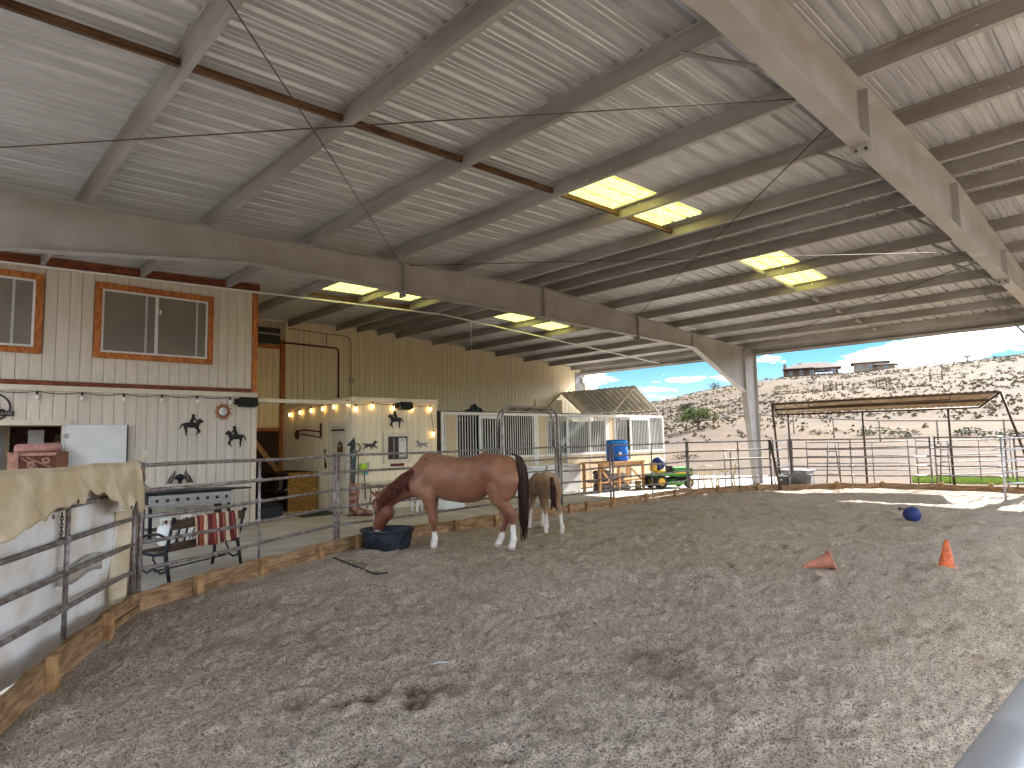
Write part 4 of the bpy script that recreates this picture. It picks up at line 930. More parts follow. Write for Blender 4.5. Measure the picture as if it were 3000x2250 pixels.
# ------------------------------------------------------------------ chestnut mare, head down in the tub
def sstep(x, a, b):
    t = np.clip((np.asarray(x, float)-a)/(b-a), 0, 1); return t*t*(3-2*t)
def hz(w): return float(w-0.072*sstep(w, 0.10, 0.75))
def hu(u): return float(u+0.125*sstep(u, 0.75, 1.30))
def hp(*p): return (hu(p[0]), p[1], hz(p[2]))+tuple(p[3:])
def build_mare():
    s = SDF((-1.1, -0.50, -0.03), (1.75, 0.50, 1.66), 0.0135)
    def C(a, b, k=0.06, sv=1.0): a, b = hp(*a), hp(*b); s.cone(a[:3], b[:3], a[3], b[3], k, sv)
    C((0.52, 0, 1.19, 0.300), (0.05, 0, 1.125, 0.325), 0.06, 0.86)          # barrel
    C((0.05, 0, 1.125, 0.325), (-0.32, 0, 1.20, 0.270), 0.06, 0.88)
    C((0.30, 0, 1.04, 0.24), (-0.08, 0, 1.02, 0.245), 0.08, 0.95)           # hay belly
    C((0.62, 0, 1.43, 0.100), (0.34, 0, 1.33, 0.12), 0.09, 0.62)            # withers
    C((-0.28, 0, 1.305, 0.225), (-0.58, 0, 1.275, 0.215), 0.07, 1.0)        # croup
    for sd in (1, -1):
        C((-0.30, sd*0.16, 1.40, 0.075), (-0.36, sd*0.17, 1.33, 0.09), 0.08)  # hip point
        C((-0.44, sd*0.14, 1.27, 0.17), (-0.61, sd*0.13, 1.12, 0.195), 0.08)
        C((-0.61, sd*0.13, 1.12, 0.19), (-0.59, sd*0.145, 0.93, 0.15), 0.07)
        C((0.50, sd*0.15, 1.30, 0.13), (0.74, sd*0.145, 1.04, 0.135), 0.08)  # shoulder
        C((0.74, sd*0.145, 1.02, 0.125), (0.60, sd*0.15, 0.90, 0.11), 0.06)
    C((0.62, 0, 1.08, 0.21), (0.74, 0, 1.00, 0.16), 0.07)                    # breast
    C((0.60, 0, 1.23, 0.255), (0.95, 0, 1.03, 0.180), 0.08, 0.62)            # neck
    C((0.95, 0, 1.03, 0.180), (1.20, 0, 0.835, 0.142), 0.05, 0.58)
    C((1.20, 0, 0.835, 0.135), (1.285, 0, 0.72, 0.115), 0.05, 0.66)          # poll, skull
    C((1.285, 0, 0.70, 0.120), (1.325, 0, 0.42, 0.084), 0.05, 0.72)
    C((1.325, 0, 0.42, 0.084), (1.335, 0, 0.27, 0.070), 0.04, 0.85)          # muzzle
    C((1.19, 0.035, 0.60, 0.105), (1.27, 0.02, 0.44, 0.068), 0.04, 0.72); C((1.19, -0.035, 0.60, 0.105), (1.27, -0.02, 0.44, 0.068), 0.04, 0.72)
    for sd in (1, -1):
        s.cone((1.435, sd*0.055, 0.795), (1.50, sd*0.075, 0.845), 0.030, 0.024, 0.02); s.cone((1.50, sd*0.075, 0.845), (1.545, sd*0.08, 0.895), 0.024, 0.007, 0.01)  # ears
        s.cone((1.475, sd*0.078, 0.60), (1.462, sd*0.082, 0.575), 0.022, 0.02, 0.03)   # brow
    def leg(pts, k=0.035): s.chain([hp(*p) for p in pts], k)
    v = 0.135
    leg([(0.60, v, 0.95, 0.125), (0.575, v, 0.74, 0.086), (0.53, v, 0.52, 0.056), (0.52, v, 0.47, 0.053), (0.508, v, 0.41, 0.040), (0.50, v, 0.24, 0.034), (0.49, v, 0.165, 0.043), (0.502, v, 0.10, 0.036), (0.512, v, 0.055, 0.045), (0.522, v, 0.02, 0.052)])
    leg([(0.62, -v, 0.95, 0.125), (0.61, -v, 0.74, 0.086), (0.59, -v, 0.52, 0.056), (0.585, -v, 0.47, 0.053), (0.58, -v, 0.41, 0.040), (0.58, -v, 0.24, 0.034), (0.575, -v, 0.165, 0.043), (0.588, -v, 0.10, 0.036), (0.60, -v, 0.055, 0.045), (0.61, -v, 0.02, 0.052)])
    v = 0.145
    leg([(-0.47, v, 0.98, 0.150), (-0.53, v, 0.82, 0.110), (-0.655, v, 0.67, 0.068), (-0.715, v, 0.59, 0.058), (-0.722, v, 0.52, 0.046), (-0.72, v, 0.30, 0.035), (-0.728, v, 0.17, 0.044), (-0.712, v, 0.10, 0.036), (-0.70, v, 0.055, 0.045), (-0.69, v, 0.02, 0.052)])
    leg([(-0.40, -v, 0.98, 0.150), (-0.44, -v, 0.80, 0.108), (-0.54, -v, 0.63, 0.066), (-0.585, -v, 0.55, 0.057), (-0.575, -v, 0.48, 0.046), (-0.515, -v, 0.27, 0.035), (-0.488, -v, 0.155, 0.044), (-0.462, -v, 0.095, 0.036), (-0.442, -v, 0.05, 0.045), (-0.425, -v, 0.02, 0.052)])
    # faint ribs on the barrel
    gx, gy, gz_ = np.meshgrid(*s.ax, indexing='ij')
    m_ = np.exp(-((gx+0.03)/0.17)**2)*np.exp(-((gz_-1.17)/0.14)**2)
    s.F += 0.006*np.sin((gx+0.12*gz_)*2*math.pi/0.062)*m_
    s.F = np.where(gz_ < 0.004, np.maximum(s.F, 0.004-gz_), s.F)             # flat soles
    V, Q = s.mesh()
    x, y, z = V.T
    coat = np.array(S(126, 79, 58)[:3]); deep = np.array(S(104, 54, 36)[:3]); lite = np.array(S(148, 104, 80)[:3]); white = np.array(S(226, 218, 210)[:3])
    n1 = np.clip(fbm(x*3.1+4, y*3.1, z*3.1, o=4)*2.2-0.6, 0, 1)[:, None]
    c = coat*(1-n1)+lite*n1
    dk = np.clip(sstep(x, 0.75, 1.15)*0.5+sstep(z, 1.25, 1.48)*0.25*sstep(-x, 0.1, 0.5)+sstep(-z, -0.62, -0.35)*0.55, 0, 1)[:, None]
    c = c*(1-dk)+deep*dk
    near, front = y > 0, x > 0
    edge = 0.02*(fbm(x*18, y*18, z*18, o=2)-0.5)
    lim = np.where(front, np.where(near, 0.27, 0.15), np.where(near, 0.375, 0.23))
    wm = sstep(lim+edge-z, -0.012, 0.012)*(np.abs(y) > 0.05)
    blaze = sstep(x-(1.505+0.02*np.sin(z*9)), -0.006, 0.01)*sstep(0.046-np.abs(y), -0.006, 0.008)*(z > 0.16)*(z < 0.66)
    wm = np.clip(np.maximum(wm, blaze), 0, 1)[:, None]
    c = c*(1-wm)+white*wm
    hoof = (sstep(0.05-z, -0.005, 0.005))[:, None]; c = c*(1-hoof)+np.array(S(186, 172, 158)[:3])*hoof
    muz = (sstep(x-1.36, -0.05, 0.05)*sstep(0.20-z, -0.05, 0.03))[:, None]*0.6; c = c*(1-muz)+np.array(S(88, 60, 54)[:3])*muz
    me = npmesh('mare_body', V, Q, vcmat('chestnut_coat', 0.5, 0.12, 90, 0.12, spec=0.35, sheen=0.05)); vcolor(me, c)
    t = thing('horse', 'chestnut mare with a white blaze and white socks eating from the black tub', 'horse', (6.315, 7.585, 0.0), math.atan2(0.80, -0.595))
    b = link('body', me, t); sm = b.modifiers.new('smooth', 'SMOOTH'); sm.factor = 0.5; sm.iterations = 4
    HAIR = mat('mane_hair', S(112, 56, 36), 0.55, var=0.3, scale=30, stretch=(1, 1, 0.3), spec=0.4, rnd=0.1); TAILM = mat('tail_hair', S(66, 34, 26), 0.5, var=0.3, scale=30, spec=0.4)
    def strand(q, pts, w0, w1, nrm):
        pts = [Vector(p) for p in pts]; g = []
        for i, p in enumerate(pts):
            tg = (pts[min(i+1, len(pts)-1)]-pts[max(i-1, 0)]).normalized(); sx = tg.cross(nrm).normalized(); w = w0+(w1-w0)*i/(len(pts)-1)
            g.append([tuple(p-sx*w), tuple(p+nrm*w*0.6), tuple(p+sx*w)])
        q.sheet(g)
    # mane: locks falling over the near side of the crest
    rng = random.Random(5); q = MB()
    crest = [hp(0.64, 0, 1.50), hp(0.80, 0, 1.345), hp(0.99, 0, 1.205), hp(1.14, 0, 1.06), hp(1.25, 0, 0.935), hp(1.34, 0, 0.83)]
    cp = np.array(crest); L = np.r_[0, np.cumsum(np.linalg.norm(np.diff(cp, axis=0), axis=1))]
    for i in range(300):
        f = rng.uniform(0, L[-1]); p = np.array([np.interp(f, L, cp[:, k]) for k in range(3)])
        a = Vector(p)+Vector((rng.uniform(-.015, .015), rng.uniform(-0.02, 0.02), 0.004)); ln_ = rng.uniform(0.13, 0.27)*(0.75+0.35*math.sin(math.pi*f/L[-1]))
        out = 0.135-0.03*f/L[-1]
        pts = [a, a+Vector((-0.012, out*0.55, -0.015)), a+Vector((-0.035, out*0.95, -0.40*ln_)), a+Vector((-0.045, out*1.08, -0.72*ln_)), a+Vector((-0.06+rng.uniform(-.03, .02), out*1.12, -ln_))]
        strand(q, pts, rng.uniform(0.007, 0.013), 0.002, Vector((0, 1, 0.25)).normalized())
    q.build('mane', HAIR, t, world=False, solid=0.003)
    q = MB()
    for i in range(16):                                                      # forelock
        a = Vector((1.465+rng.uniform(-.01, .02), rng.uniform(-.03, .05), 0.765)); e = a+Vector((0.055, rng.uniform(-.02, .03), -rng.uniform(.09, .16)))
        strand(q, [a, a.lerp(e, 0.4)+Vector((0.03, 0, 0)), e], 0.008, 0.002, Vector((1, 0.3, 0)).normalized())
    q.build('forelock', HAIR, t, world=False, solid=0.003)
    q = MB(); zt = hz(1.50)
    for i in range(240):                                                     # tail
        r1, an = rng.uniform(0, 1)**0.5, rng.uniform(0, 2*math.pi); dx, dy = r1*math.cos(an), r1*math.sin(an); ln_ = rng.uniform(0.55, 1.12); w1 = rng.uniform(-.03, .03); ph = rng.uniform(0, 6.3)
        a = Vector((-0.72+0.03*dx, 0.03*dy, zt+0.01*dx))
        pts = [a, a+Vector((-0.085+0.02*dx, 0.02*dy, -0.045)), a+Vector((-0.135+0.045*dx, 0.045*dy, -0.20))]
        for k in range(1, 6):
            f = k/5; wd = 0.068*(1+0.25*math.sin(math.pi*f))*(1-0.35*f*f)
            pts.append(Vector((-0.860-0.012*math.sin(f*3)+wd*dx+w1*f*0.6+0.008*math.sin(ph+f*6), wd*dy*0.9+w1*f, max(0.05, zt-0.20-f*ln_))))
        n = Vector((-math.cos(an)*0.7, math.sin(an), 0.0)); n = n.normalized() if n.length > 0.1 else Vector((0, 1, 0))
        strand(q, pts, 0.010, 0.002, n)
    tm_ = q.me('tail', vcmat('tail_hair', 0.5, 0.0, 40, 0.25, spec=0.4, nscale=30)); zc_ = np.array([v.co.z for v in tm_.vertices]); k_ = sstep(zc_, 0.85, 1.40)[:, None]
    vcolor(tm_, np.array(S(48, 27, 22)[:3])*(1-k_)+np.array(S(118, 62, 40)[:3])*k_); to_ = link('tail', tm_, t); md_ = to_.modifiers.new('solid', 'SOLIDIFY'); md_.thickness = 0.004
    for sd in (1, -1):
        MB().ball((1.462, sd*0.082, 0.548), 0.019, 12).build('eye', mat('horse_eye', S(24, 16, 14), 0.08, spec=0.7), t, world=False)
build_mare()

# ------------------------------------------------------------------ foal seen from behind
def build_foal():
    s = SDF((-0.55, -0.36, -0.03), (1.05, 0.36, 1.22), 0.0125)
    C = lambda a, b, k=0.05, sv=1.0: s.cone(a[:3], b[:3], a[3], b[3], k, sv)
    C((0.50, 0, 0.80, 0.19), (0.05, 0, 0.815, 0.195), 0.06, 0.85)
    C((-0.02, 0, 0.88, 0.195), (-0.20, 0, 0.86, 0.175), 0.08, 0.98)
    for sd in (1, -1):
        C((-0.10, sd*0.075, 0.90, 0.145), (-0.20, sd*0.095, 0.74, 0.125), 0.05)
        C((-0.20, sd*0.095, 0.74, 0.12), (-0.18, sd*0.10, 0.62, 0.085), 0.05)
        C((0.50, sd*0.10, 0.84, 0.10), (0.56, sd*0.09, 0.68, 0.085), 0.06)
    C((0.56, 0, 0.88, 0.14), (0.76, 0, 0.80, 0.10), 0.07, 0.7); C((0.76, 0, 0.80, 0.10), (0.88, 0, 0.60, 0.075), 0.05, 0.7)
    C((0.88, 0, 0.60, 0.085), (0.90, 0, 0.42, 0.055), 0.05, 0.75)
    for sd in (1, -1): s.cone((0.86, sd*0.05, 0.68), (0.90, sd*0.075, 0.78), 0.024, 0.006, 0.02)
    def leg(p): s.chain(p, 0.03)
    for sd, fx, hy in ((1, 0.0, 0.10), (-1, -0.10, -0.155)):
        leg([(-0.18, sd*0.10, 0.66, 0.088), (-0.24+fx*0.3, sd*0.105, 0.53, 0.057), (-0.305+fx*0.5, sd*0.105, 0.455, 0.046), (-0.31+fx*0.6, (sd*0.11+hy)/2, 0.40, 0.036), (-0.29+fx*0.8, hy*0.95, 0.20, 0.027), (-0.285+fx, hy, 0.135, 0.035), (-0.265+fx, hy, 0.075, 0.029), (-0.25+fx, hy, 0.02, 0.040)])
    for sd, fx, dv in ((1, -0.02, 0.10), (-1, 0.06, 0.0)):
        leg([(0.52, sd*0.085, 0.66, 0.078), (0.52+fx*0.5, sd*0.09+dv*0.4, 0.42, 0.044), (0.515+fx*0.7, sd*0.09+dv*0.6, 0.36, 0.034), (0.51+fx, sd*0.09+dv*0.9, 0.17, 0.026), (0.51+fx, sd*0.09+dv, 0.12, 0.033), (0.525+fx, sd*0.09+dv, 0.07, 0.028), (0.535+fx, sd*0.09+dv, 0.02, 0.038)])
    V, Q = s.mesh(); x, y, z = V.T
    base = np.array(S(150, 116, 84)[:3]); dark = np.array(S(88, 62, 44)[:3]); pale = np.array(S(180, 152, 122)[:3]); white = np.array(S(224, 214, 202)[:3])
    n1 = np.clip(fbm(x*5, y*5, z*5, o=4)*2.4-0.7, 0, 1)[:, None]; c = base*(1-n1*0.6)+dark*n1*0.6
    inner = (np.exp(-(y/0.06)**2)*sstep(-x, 0.1, 0.22)*sstep(z, 0.5, 0.7))[:, None]*0.6; c = c*(1-inner)+pale*inner
    low = sstep(0.48-z, -0.12, 0.16)[:, None]*0.75; c = c*(1-low)+pale*low
    wl_ = sstep(0.36-z+0.05*(fbm(x*12, y*12, z*12, o=2)-0.5), -0.03, 0.04)[:, None]; c = c*(1-wl_)+white*wl_
    h = sstep(0.035-z, -0.005, 0.005)[:, None]; c = c*(1-h)+np.array(S(150, 132, 116)[:3])*h
    me = npmesh('foal_body', V, Q, vcmat('foal_coat', 0.75, 0.25, 120, 0.14, spec=0.2, sheen=0.2)); vcolor(me, c)
    t = thing('foal', 'small tan foal with white legs standing tail-on by the arch gate', 'foal', (8.27, 7.76, 0.0), math.atan2(0.86, 0.50))
    b = link('body', me, t); sm = b.modifiers.new('smooth', 'SMOOTH'); sm.factor = 0.5; sm.iterations = 3
    rng = random.Random(9); q = MB()
    for i in range(90):
        dx, dy = rng.uniform(-1, 1), rng.uniform(-1, 1); ln_ = rng.uniform(0.26, 0.52)
        a = Vector((-0.335+0.01*dx, 0.022*dy, 0.985)); e = Vector((-0.40+0.02*dx, 0.05*dy, 0.95-ln_)); g = []
        for k in range(5):
            f = k/4; p = a.lerp(e, f)+Vector((-0.05*math.sin(f*2.4), 0, 0)); w = 0.010*(1-f*0.7); g.append([tuple(p+Vector((0, -w, 0))), tuple(p+Vector((-w*0.6, 0, 0))), tuple(p+Vector((0, w, 0)))])
        q.sheet(g)
    q.build('tail', mat('foal_tail', S(92, 56, 42), 0.8, var=0.4, scale=16), t, world=False, solid=0.003)
build_foal()
# ------------------------------------------------------------------ things on the sand
RUB = mat('black_rubber', S(52, 58, 68), 0.55, var=0.3, scale=9, bump=0.2, bscale=24, col2=S(30, 33, 40))
t = thing('feed_tub', 'black rubber feed tub of hay under the chestnut mare', 'tub', (5.50, 8.57, 0))
c_ = (5.50, 8.57, -0.02); rz_ = Matrix.Rotation(R(-35), 3, 'Z')
MB().lathe([(0.001, 0), (0.315, 0), (0.335, 0.02), (0.385, 0.27), (0.395, 0.29), (0.425, 0.30), (0.425, 0.33), (0.395, 0.33), (0.375, 0.29), (0.32, 0.05), (0.001, 0.045)], c_, 48, 1.0, 0.88, rot=rz_).build('shell', RUB, t)
q = MB(); rg = random.Random(3)
for i in range(260):
    a, r = rg.uniform(0, 6.28), 0.31*rg.random()**0.5; p = Vector((5.50+r*math.cos(a), 8.57+r*math.sin(a)*0.88, 0.15+0.05*(1-r/0.31)+rg.uniform(0, .04))); d = Vector((rg.uniform(-1, 1), rg.uniform(-1, 1), rg.uniform(-.3, .4))).normalized()*rg.uniform(.03, .08)
    q.tube([p-d, p+d*0.2+Vector((0, 0, .008)), p+d], 0.0022, 3, cap=False)
q.build('hay', mat('hay', S(142, 138, 92), 0.9, var=0.2, scale=20), t)
MB().lathe([(0.001, 0.13), (0.33, 0.13)], (5.50, 8.57, 0), 24, 1, .88).build('hay_bed', mat('hay_bed', S(110, 106, 74), 0.95), t)
t = thing('stock_tank', 'grey stock tank standing on sunlit sand by the lean-to post', 'stock tank', (19.56, 8.0, 0))
MB().lathe([(0.001, 0.0), (0.36, 0.0), (0.40, 0.38), (0.43, 0.40), (0.43, 0.44), (0.395, 0.44), (0.385, 0.40), (0.34, 0.10), (0.001, 0.10)], (19.56, 8.0, -0.02), 40, 1.15, 0.85, rot=Matrix.Rotation(R(-58), 3, 'Z')).build('shell', mat('tank_grey', S(104, 104, 104), 0.6, var=0.15, scale=6), t)
MB().lathe([(0.001, 0.32), (0.37, 0.32)], (19.56, 8.0, 0), 32, 1.1, 0.8, rot=Matrix.Rotation(R(-58), 3, 'Z')).build('water', mat('tank_water', S(40, 52, 50), 0.08, spec=0.6), t)
t = thing('play_ball', 'dark blue horse play ball with a handle on the sand', 'ball', (13.35, 3.38, 0))
BLU = mat('blue_vinyl', S(44, 58, 118), 0.55, var=0.15, scale=12, bump=0.08)
MB().ball((13.35, 3.38, 0.135), 0.150, 28, 1, 1, 0.93).build('shell', BLU, t)
MB().tube([(13.24, 3.49, 0.225), (13.20, 3.53, 0.26), (13.17, 3.55, 0.25), (13.19, 3.52, 0.21)], 0.014, 8).build('handle', BLACKP, t)
ORG, ORGP = mat('orange_cone', S(226, 118, 70), 0.6, var=0.12, scale=14, col2=S(190, 96, 62)), mat('faded_cone', S(206, 138, 116), 0.75, var=0.12, scale=10)
def cone_mesh(q, M):
    for (a, b) in (((-0.11, -0.11, 0), (0.11, 0.11, 0.018)),):
        x0, y0, z0 = a; x1, y1, z1 = b; q.add([M @ Vector(p) for p in [(x0,y0,z0),(x1,y0,z0),(x1,y1,z0),(x0,y1,z0),(x0,y0,z1),(x1,y0,z1),(x1,y1,z1),(x0,y1,z1)]], [(0,3,2,1),(4,5,6,7),(0,1,5,4),(1,2,6,5),(2,3,7,6),(3,0,4,7)])
t = thing('traffic_cone', 'upright bright orange traffic cone on the sand', 'traffic cone', (9.1, 1.98, 0.0))
M = Matrix.Translation((9.1, 1.98, 0.012)) @ Matrix.Rotation(R(3), 4, 'X') @ Matrix.Rotation(R(20), 4, 'Z')
q = MB(); cone_mesh(q, M); q.build('base', mat('cone_base', S(222, 180, 150), 0.7), t, bevel=0.006)
MB().lathe([(0.090, 0.018), (0.082, 0.03), (0.024, 0.315), (0.018, 0.322), (0.018, 0.30)], M.translation, 28, rot=M.to_3x3()).build('cone_body', ORG, t)
t = thing('fallen_cone', 'faded pink-orange traffic cone tipped over on the sand', 'traffic cone', (8.05, 3.12, 0.0))
ax = Vector((-0.36, 0.50, 0)).normalized()        # lies with its tip away to the left
zax = (ax*math.cos(R(14))-Vector((0, 0, 1))*math.sin(R(14))).normalized(); xax = Vector((0, 0, 1)).cross(zax).normalized(); yax = zax.cross(xax)
M = Matrix(((xax.x, yax.x, zax.x, 8.17), (xax.y, yax.y, zax.y, 2.96), (xax.z, yax.z, zax.z, 0.112), (0, 0, 0, 1))) @ Matrix.Rotation(R(12), 4, 'Z')
q = MB(); cone_mesh(q, M); q.build('base', ORGP, t, bevel=0.006)
MB().lathe([(0.095, 0.018), (0.088, 0.03), (0.026, 0.33), (0.02, 0.335), (0.02, 0.30)], M.translation, 28, rot=M.to_3x3()).build('cone_body', ORGP, t)
t = thing('buried_mat', 'corner of a black rubber mat showing through the sand', 'mat', (4.6, 7.6, 0.03))
q = MB(); q.bar((4.43, 8.30, 0.045), (4.24, 6.90, 0.040), 0.012, 0.02); q.bar((4.24, 6.90, 0.040), (4.42, 6.89, 0.030), 0.012, 0.02); q.build('edge', RUB, t)
q = MB(); q.add([(4.44, 8.29, 0.03), (4.25, 6.91, 0.03), (4.9, 7.2, -0.03), (5.0, 8.2, -0.03)], [(0, 1, 2, 3)]); q.build('sheet', mat('mat_dusty', S(150, 136, 120), 0.9), t)
MB().tube([(2.80, 3.80, 0.05), (2.83, 3.76, 0.065), (2.89, 3.73, 0.06), (2.92, 3.76, 0.05), (2.88, 3.80, 0.055), (2.81, 3.83, 0.045)], 0.0025, 5).build('scrap_of_twine', PAPER)
tag(bpy.data.objects['scrap_of_twine'], 'loose curl of white twine lying on the sand', 'twine')

# ------------------------------------------------------------------ things in front of the house
GSS = mat('brushed_steel', S(168, 166, 164), 0.35, 0.7, var=0.12, scale=6, stretch=(1, 1, 8))
t = thing('griddle', 'long eight-knob gas griddle on black legs against the house wall', 'grill', (4.35, 14.25, ZC))
boxp('control_panel', (3.52, 14.00, 0.47), (5.10, 14.06, 0.68), GSS, t, 0.006); boxp('cooktop', (3.50, 14.065, 0.50), (5.12, 14.62, 0.70), BLACK, t, 0.01); boxp('top_rim', (3.46, 13.99, 0.70), (5.16, 14.64, 0.745), BLACK, t, 0.006)
boxp('drip_shelf', (3.55, 13.95, 0.44), (5.08, 13.999, 0.466), GSS, t); boxp('side_shelf', (5.161, 14.05, 0.70), (5.55, 14.55, 0.725), BLACK, t, 0.006)
for k in range(8): MB().lathe([(0.001, 0.0), (0.030, 0.0), (0.034, 0.012), (0.026, 0.035), (0.001, 0.035)], (3.66+k*0.19, 13.999, 0.575), 12, rot=Matrix.Rotation(math.pi/2, 3, 'X')).build('knob', BLACKP, t)
for x in (3.56, 4.80, 5.06):
    for y in (14.05, 14.58):
        if x == 4.80 and y > 14.1: continue
        boxp('leg', (x-0.03, y-0.03, ZC), (x+0.03, y+0.03, 0.499), BLACK, t)
boxp('lower_shelf', (3.56, 14.08, -0.02), (5.06, 14.55, 0.0), BLACK, t)
def propane(x, y, label):
    t = thing('propane_tank', label, 'propane tank', (x, y, ZC), group='white propane cylinders under the griddle'); z = ZC
    MB().lathe([(0.10, z), (0.12, z+0.03), (0.15, z+0.06), (0.155, z+0.12), (0.155, z+0.30), (0.13, z+0.37), (0.05, z+0.40), (0.001, z+0.405)], (x, y, 0), 24).build('cylinder', WHITE, t)
    q = MB()
    for a0 in (0.3, 3.4): q.tube([(x+0.10*math.cos(a0+k*0.3), y+0.10*math.sin(a0+k*0.3), z+0.49) for k in range(8)], 0.012, 6); q.tube([(x+0.10*math.cos(a0), y+0.10*math.sin(a0), z+0.38), (x+0.10*math.cos(a0), y+0.10*math.sin(a0), z+0.49)], 0.012, 6); q.tube([(x+0.10*math.cos(a0+2.1), y+0.10*math.sin(a0+2.1), z+0.38), (x+0.10*math.cos(a0+2.1), y+0.10*math.sin(a0+2.1), z+0.49)], 0.012, 6)
    q.build('collar', WHITE, t); MB().lathe([(0.02, z+0.40), (0.025, z+0.46), (0.001, z+0.47)], (x, y, 0), 10).build('valve', RUST, t)
propane(3.62, 13.2, 'white propane cylinder standing by the left griddle leg'); propane(4.05, 13.45, 'white propane cylinder standing under the middle of the griddle')
# garden bench with iron ends, its back to the arena, and the blanket over it
BW = mat('bench_slat', S(96, 74, 56), 0.7, var=0.25, scale=12, stretch=(0.5, 4, 4), col2=S(60, 46, 36), rnd=0.1)
BA, BB = Vector((2.62, 9.50, ZC)), Vector((3.80, 10.12, ZC)); BD = (BB-BA).normalized(); BN = Vector((-BD.y, BD.x, 0))   # BN: seat direction (towards the house)
def bench(BA, BB, label):
    t = thing('garden_bench', label, 'bench', ((BA+BB)/2)); BD = (BB-BA).normalized(); BN = Vector((-BD.y, BD.x, 0)); L = (BB-BA).length
    def P(s, n, z): return BA+BD*s+BN*n+Vector((0, 0, z))
    for s in (0.0, L):
        q = MB(); q.tube([P(s, -0.06, 0.0), P(s, -0.02, 0.20), P(s, 0.02, 0.40), P(s, -0.03, 0.58), P(s, -0.10, 0.84)], [0.024, 0.026, 0.030, 0.026, 0.020], 8)
        q.tube([P(s, 0.50, 0.0), P(s, 0.46, 0.20), P(s, 0.46, 0.40)], [0.024, 0.026, 0.024], 8); q.tube([P(s, 0.02, 0.40), P(s, 0.24, 0.38), P(s, 0.46, 0.40)], 0.022, 8)
        q.tube([P(s, -0.03, 0.60), P(s, 0.15, 0.66), P(s, 0.38, 0.64), P(s, 0.48, 0.58), P(s, 0.46, 0.40)], 0.018, 8); q.tube([P(s, -0.02, 0.18), P(s, 0.10, 0.14), P(s, 0.22, 0.20), P(s, 0.34, 0.14), P(s, 0.46, 0.18)], 0.016, 7)
        q.tube([P(s, 0.22, 0.20), P(s, 0.19, 0.27), P(s, 0.24, 0.32), P(s, 0.22, 0.38)], 0.013, 6)
        e = q.build('iron_end', CHARC, t)
        MB().ball(P(s, -0.11, 0.86), 0.035, 10).build('scroll', CHARC, e)
    for k, n in enumerate((0.08, 0.17, 0.26, 0.35, 0.44)): MB().bar(P(0.0, n, 0.425), P(L, n, 0.425), 0.075, 0.022).build('seat_slat', BW, t)
    MB().bar(P(-0.02, -0.085, 0.785), P(L+0.02, -0.085, 0.785), 0.024, 0.13).build('back_rail', BW, t); MB().bar(P(0.0, -0.01, 0.50), P(L, -0.01, 0.50), 0.022, 0.07).build('back_rail', BW, t)
    for k in range(1, 10):
        if k in (3, 4, 5, 6, 7): continue
        s = L*k/10; MB().bar(P(s, -0.02, 0.535), P(s, -0.075, 0.72), 0.02, 0.02, up=(BD.x, BD.y, 0)).build('back_spindle', CHARC, t)
    q = MB()
    for k in range(10): a, b = L*(0.25+0.05*k), L*(0.25+0.05*(k+1)); q.bar(P(a, -0.025, 0.53+0.02*(k % 2)), P(b, -0.07, 0.70-0.02*(k % 2)), 0.012, 0.012)
    q.build('back_lattice', CHARC, t)
    MB().tube([P(0.0, 0.22, 0.16), P(L, 0.22, 0.16)], 0.012, 6).build('stretcher', CHARC, t)
    return P, L
P_, L_ = bench(BA, BB, 'iron-ended garden bench with a striped blanket over its back')
P2_, L2_ = bench(Vector((1.95, 9.75, ZC)), Vector((2.05, 11.0, ZC)), 'second iron garden bench half hidden behind the tan fold')
def blanket():
    t = thing('striped_blanket', 'red and cream striped saddle blanket hung over the bench back', 'blanket', P_(L_/2, -0.1, 0.5))
    cols = [S(206, 178, 150), S(112, 48, 48), S(168, 88, 66), S(222, 200, 172), S(112, 46, 50), S(160, 82, 66), S(224, 206, 180), S(120, 50, 50), S(158, 96, 76), S(222, 204, 178), S(112, 46, 48), S(176, 96, 84), S(108, 44, 46), S(214, 190, 164)]
    wid = [0.5, 0.8, 1.1, 1.0, 1.2, 1.1, 0.8, 1.0, 0.9, 0.9, 0.9, 0.3, 0.6, 1.0]; tot = sum(wid); s0, s1 = L_*0.26, L_*0.88
    x = 0
    for i, (c, w) in enumerate(zip(cols, wid)):
        a, b = s0+(s1-s0)*x/tot, s0+(s1-s0)*(x+w)/tot; x += w; q = MB(); g = []
        for k in range(26):
            f = k/25; row = []
            for s in (a, (a+b)/2, b):
                wv = 0.010*math.sin(s*16)+0.006*math.sin(s*37+f*5)
                if f < 0.18: n, z = 0.0-0.05*(1-f/0.18)-0.015, 0.80+0.06*(f/0.18)                       # short flap on the seat side
                elif f < 0.30: u = (f-0.18)/0.12; n, z = -0.065-0.05*u, 0.862+0.004*math.sin(u*3.14)
                else: u = (f-0.30)/0.70; n, z = -0.122-0.035*u+wv*u*2, 0.86-0.40*u-0.03*u*math.sin((s-s0)*4)
                row.append(tuple(P_(s+0.02*math.sin(f*3+s*5)*max(f-.3, 0), n, z)))
            g.append(row)
        q.sheet(g); q.build('stripe', mat('blanket%d' % i, c, 0.95, var=0.10, scale=30, bump=0.3, bscale=90), t, solid=0.006)
blanket()
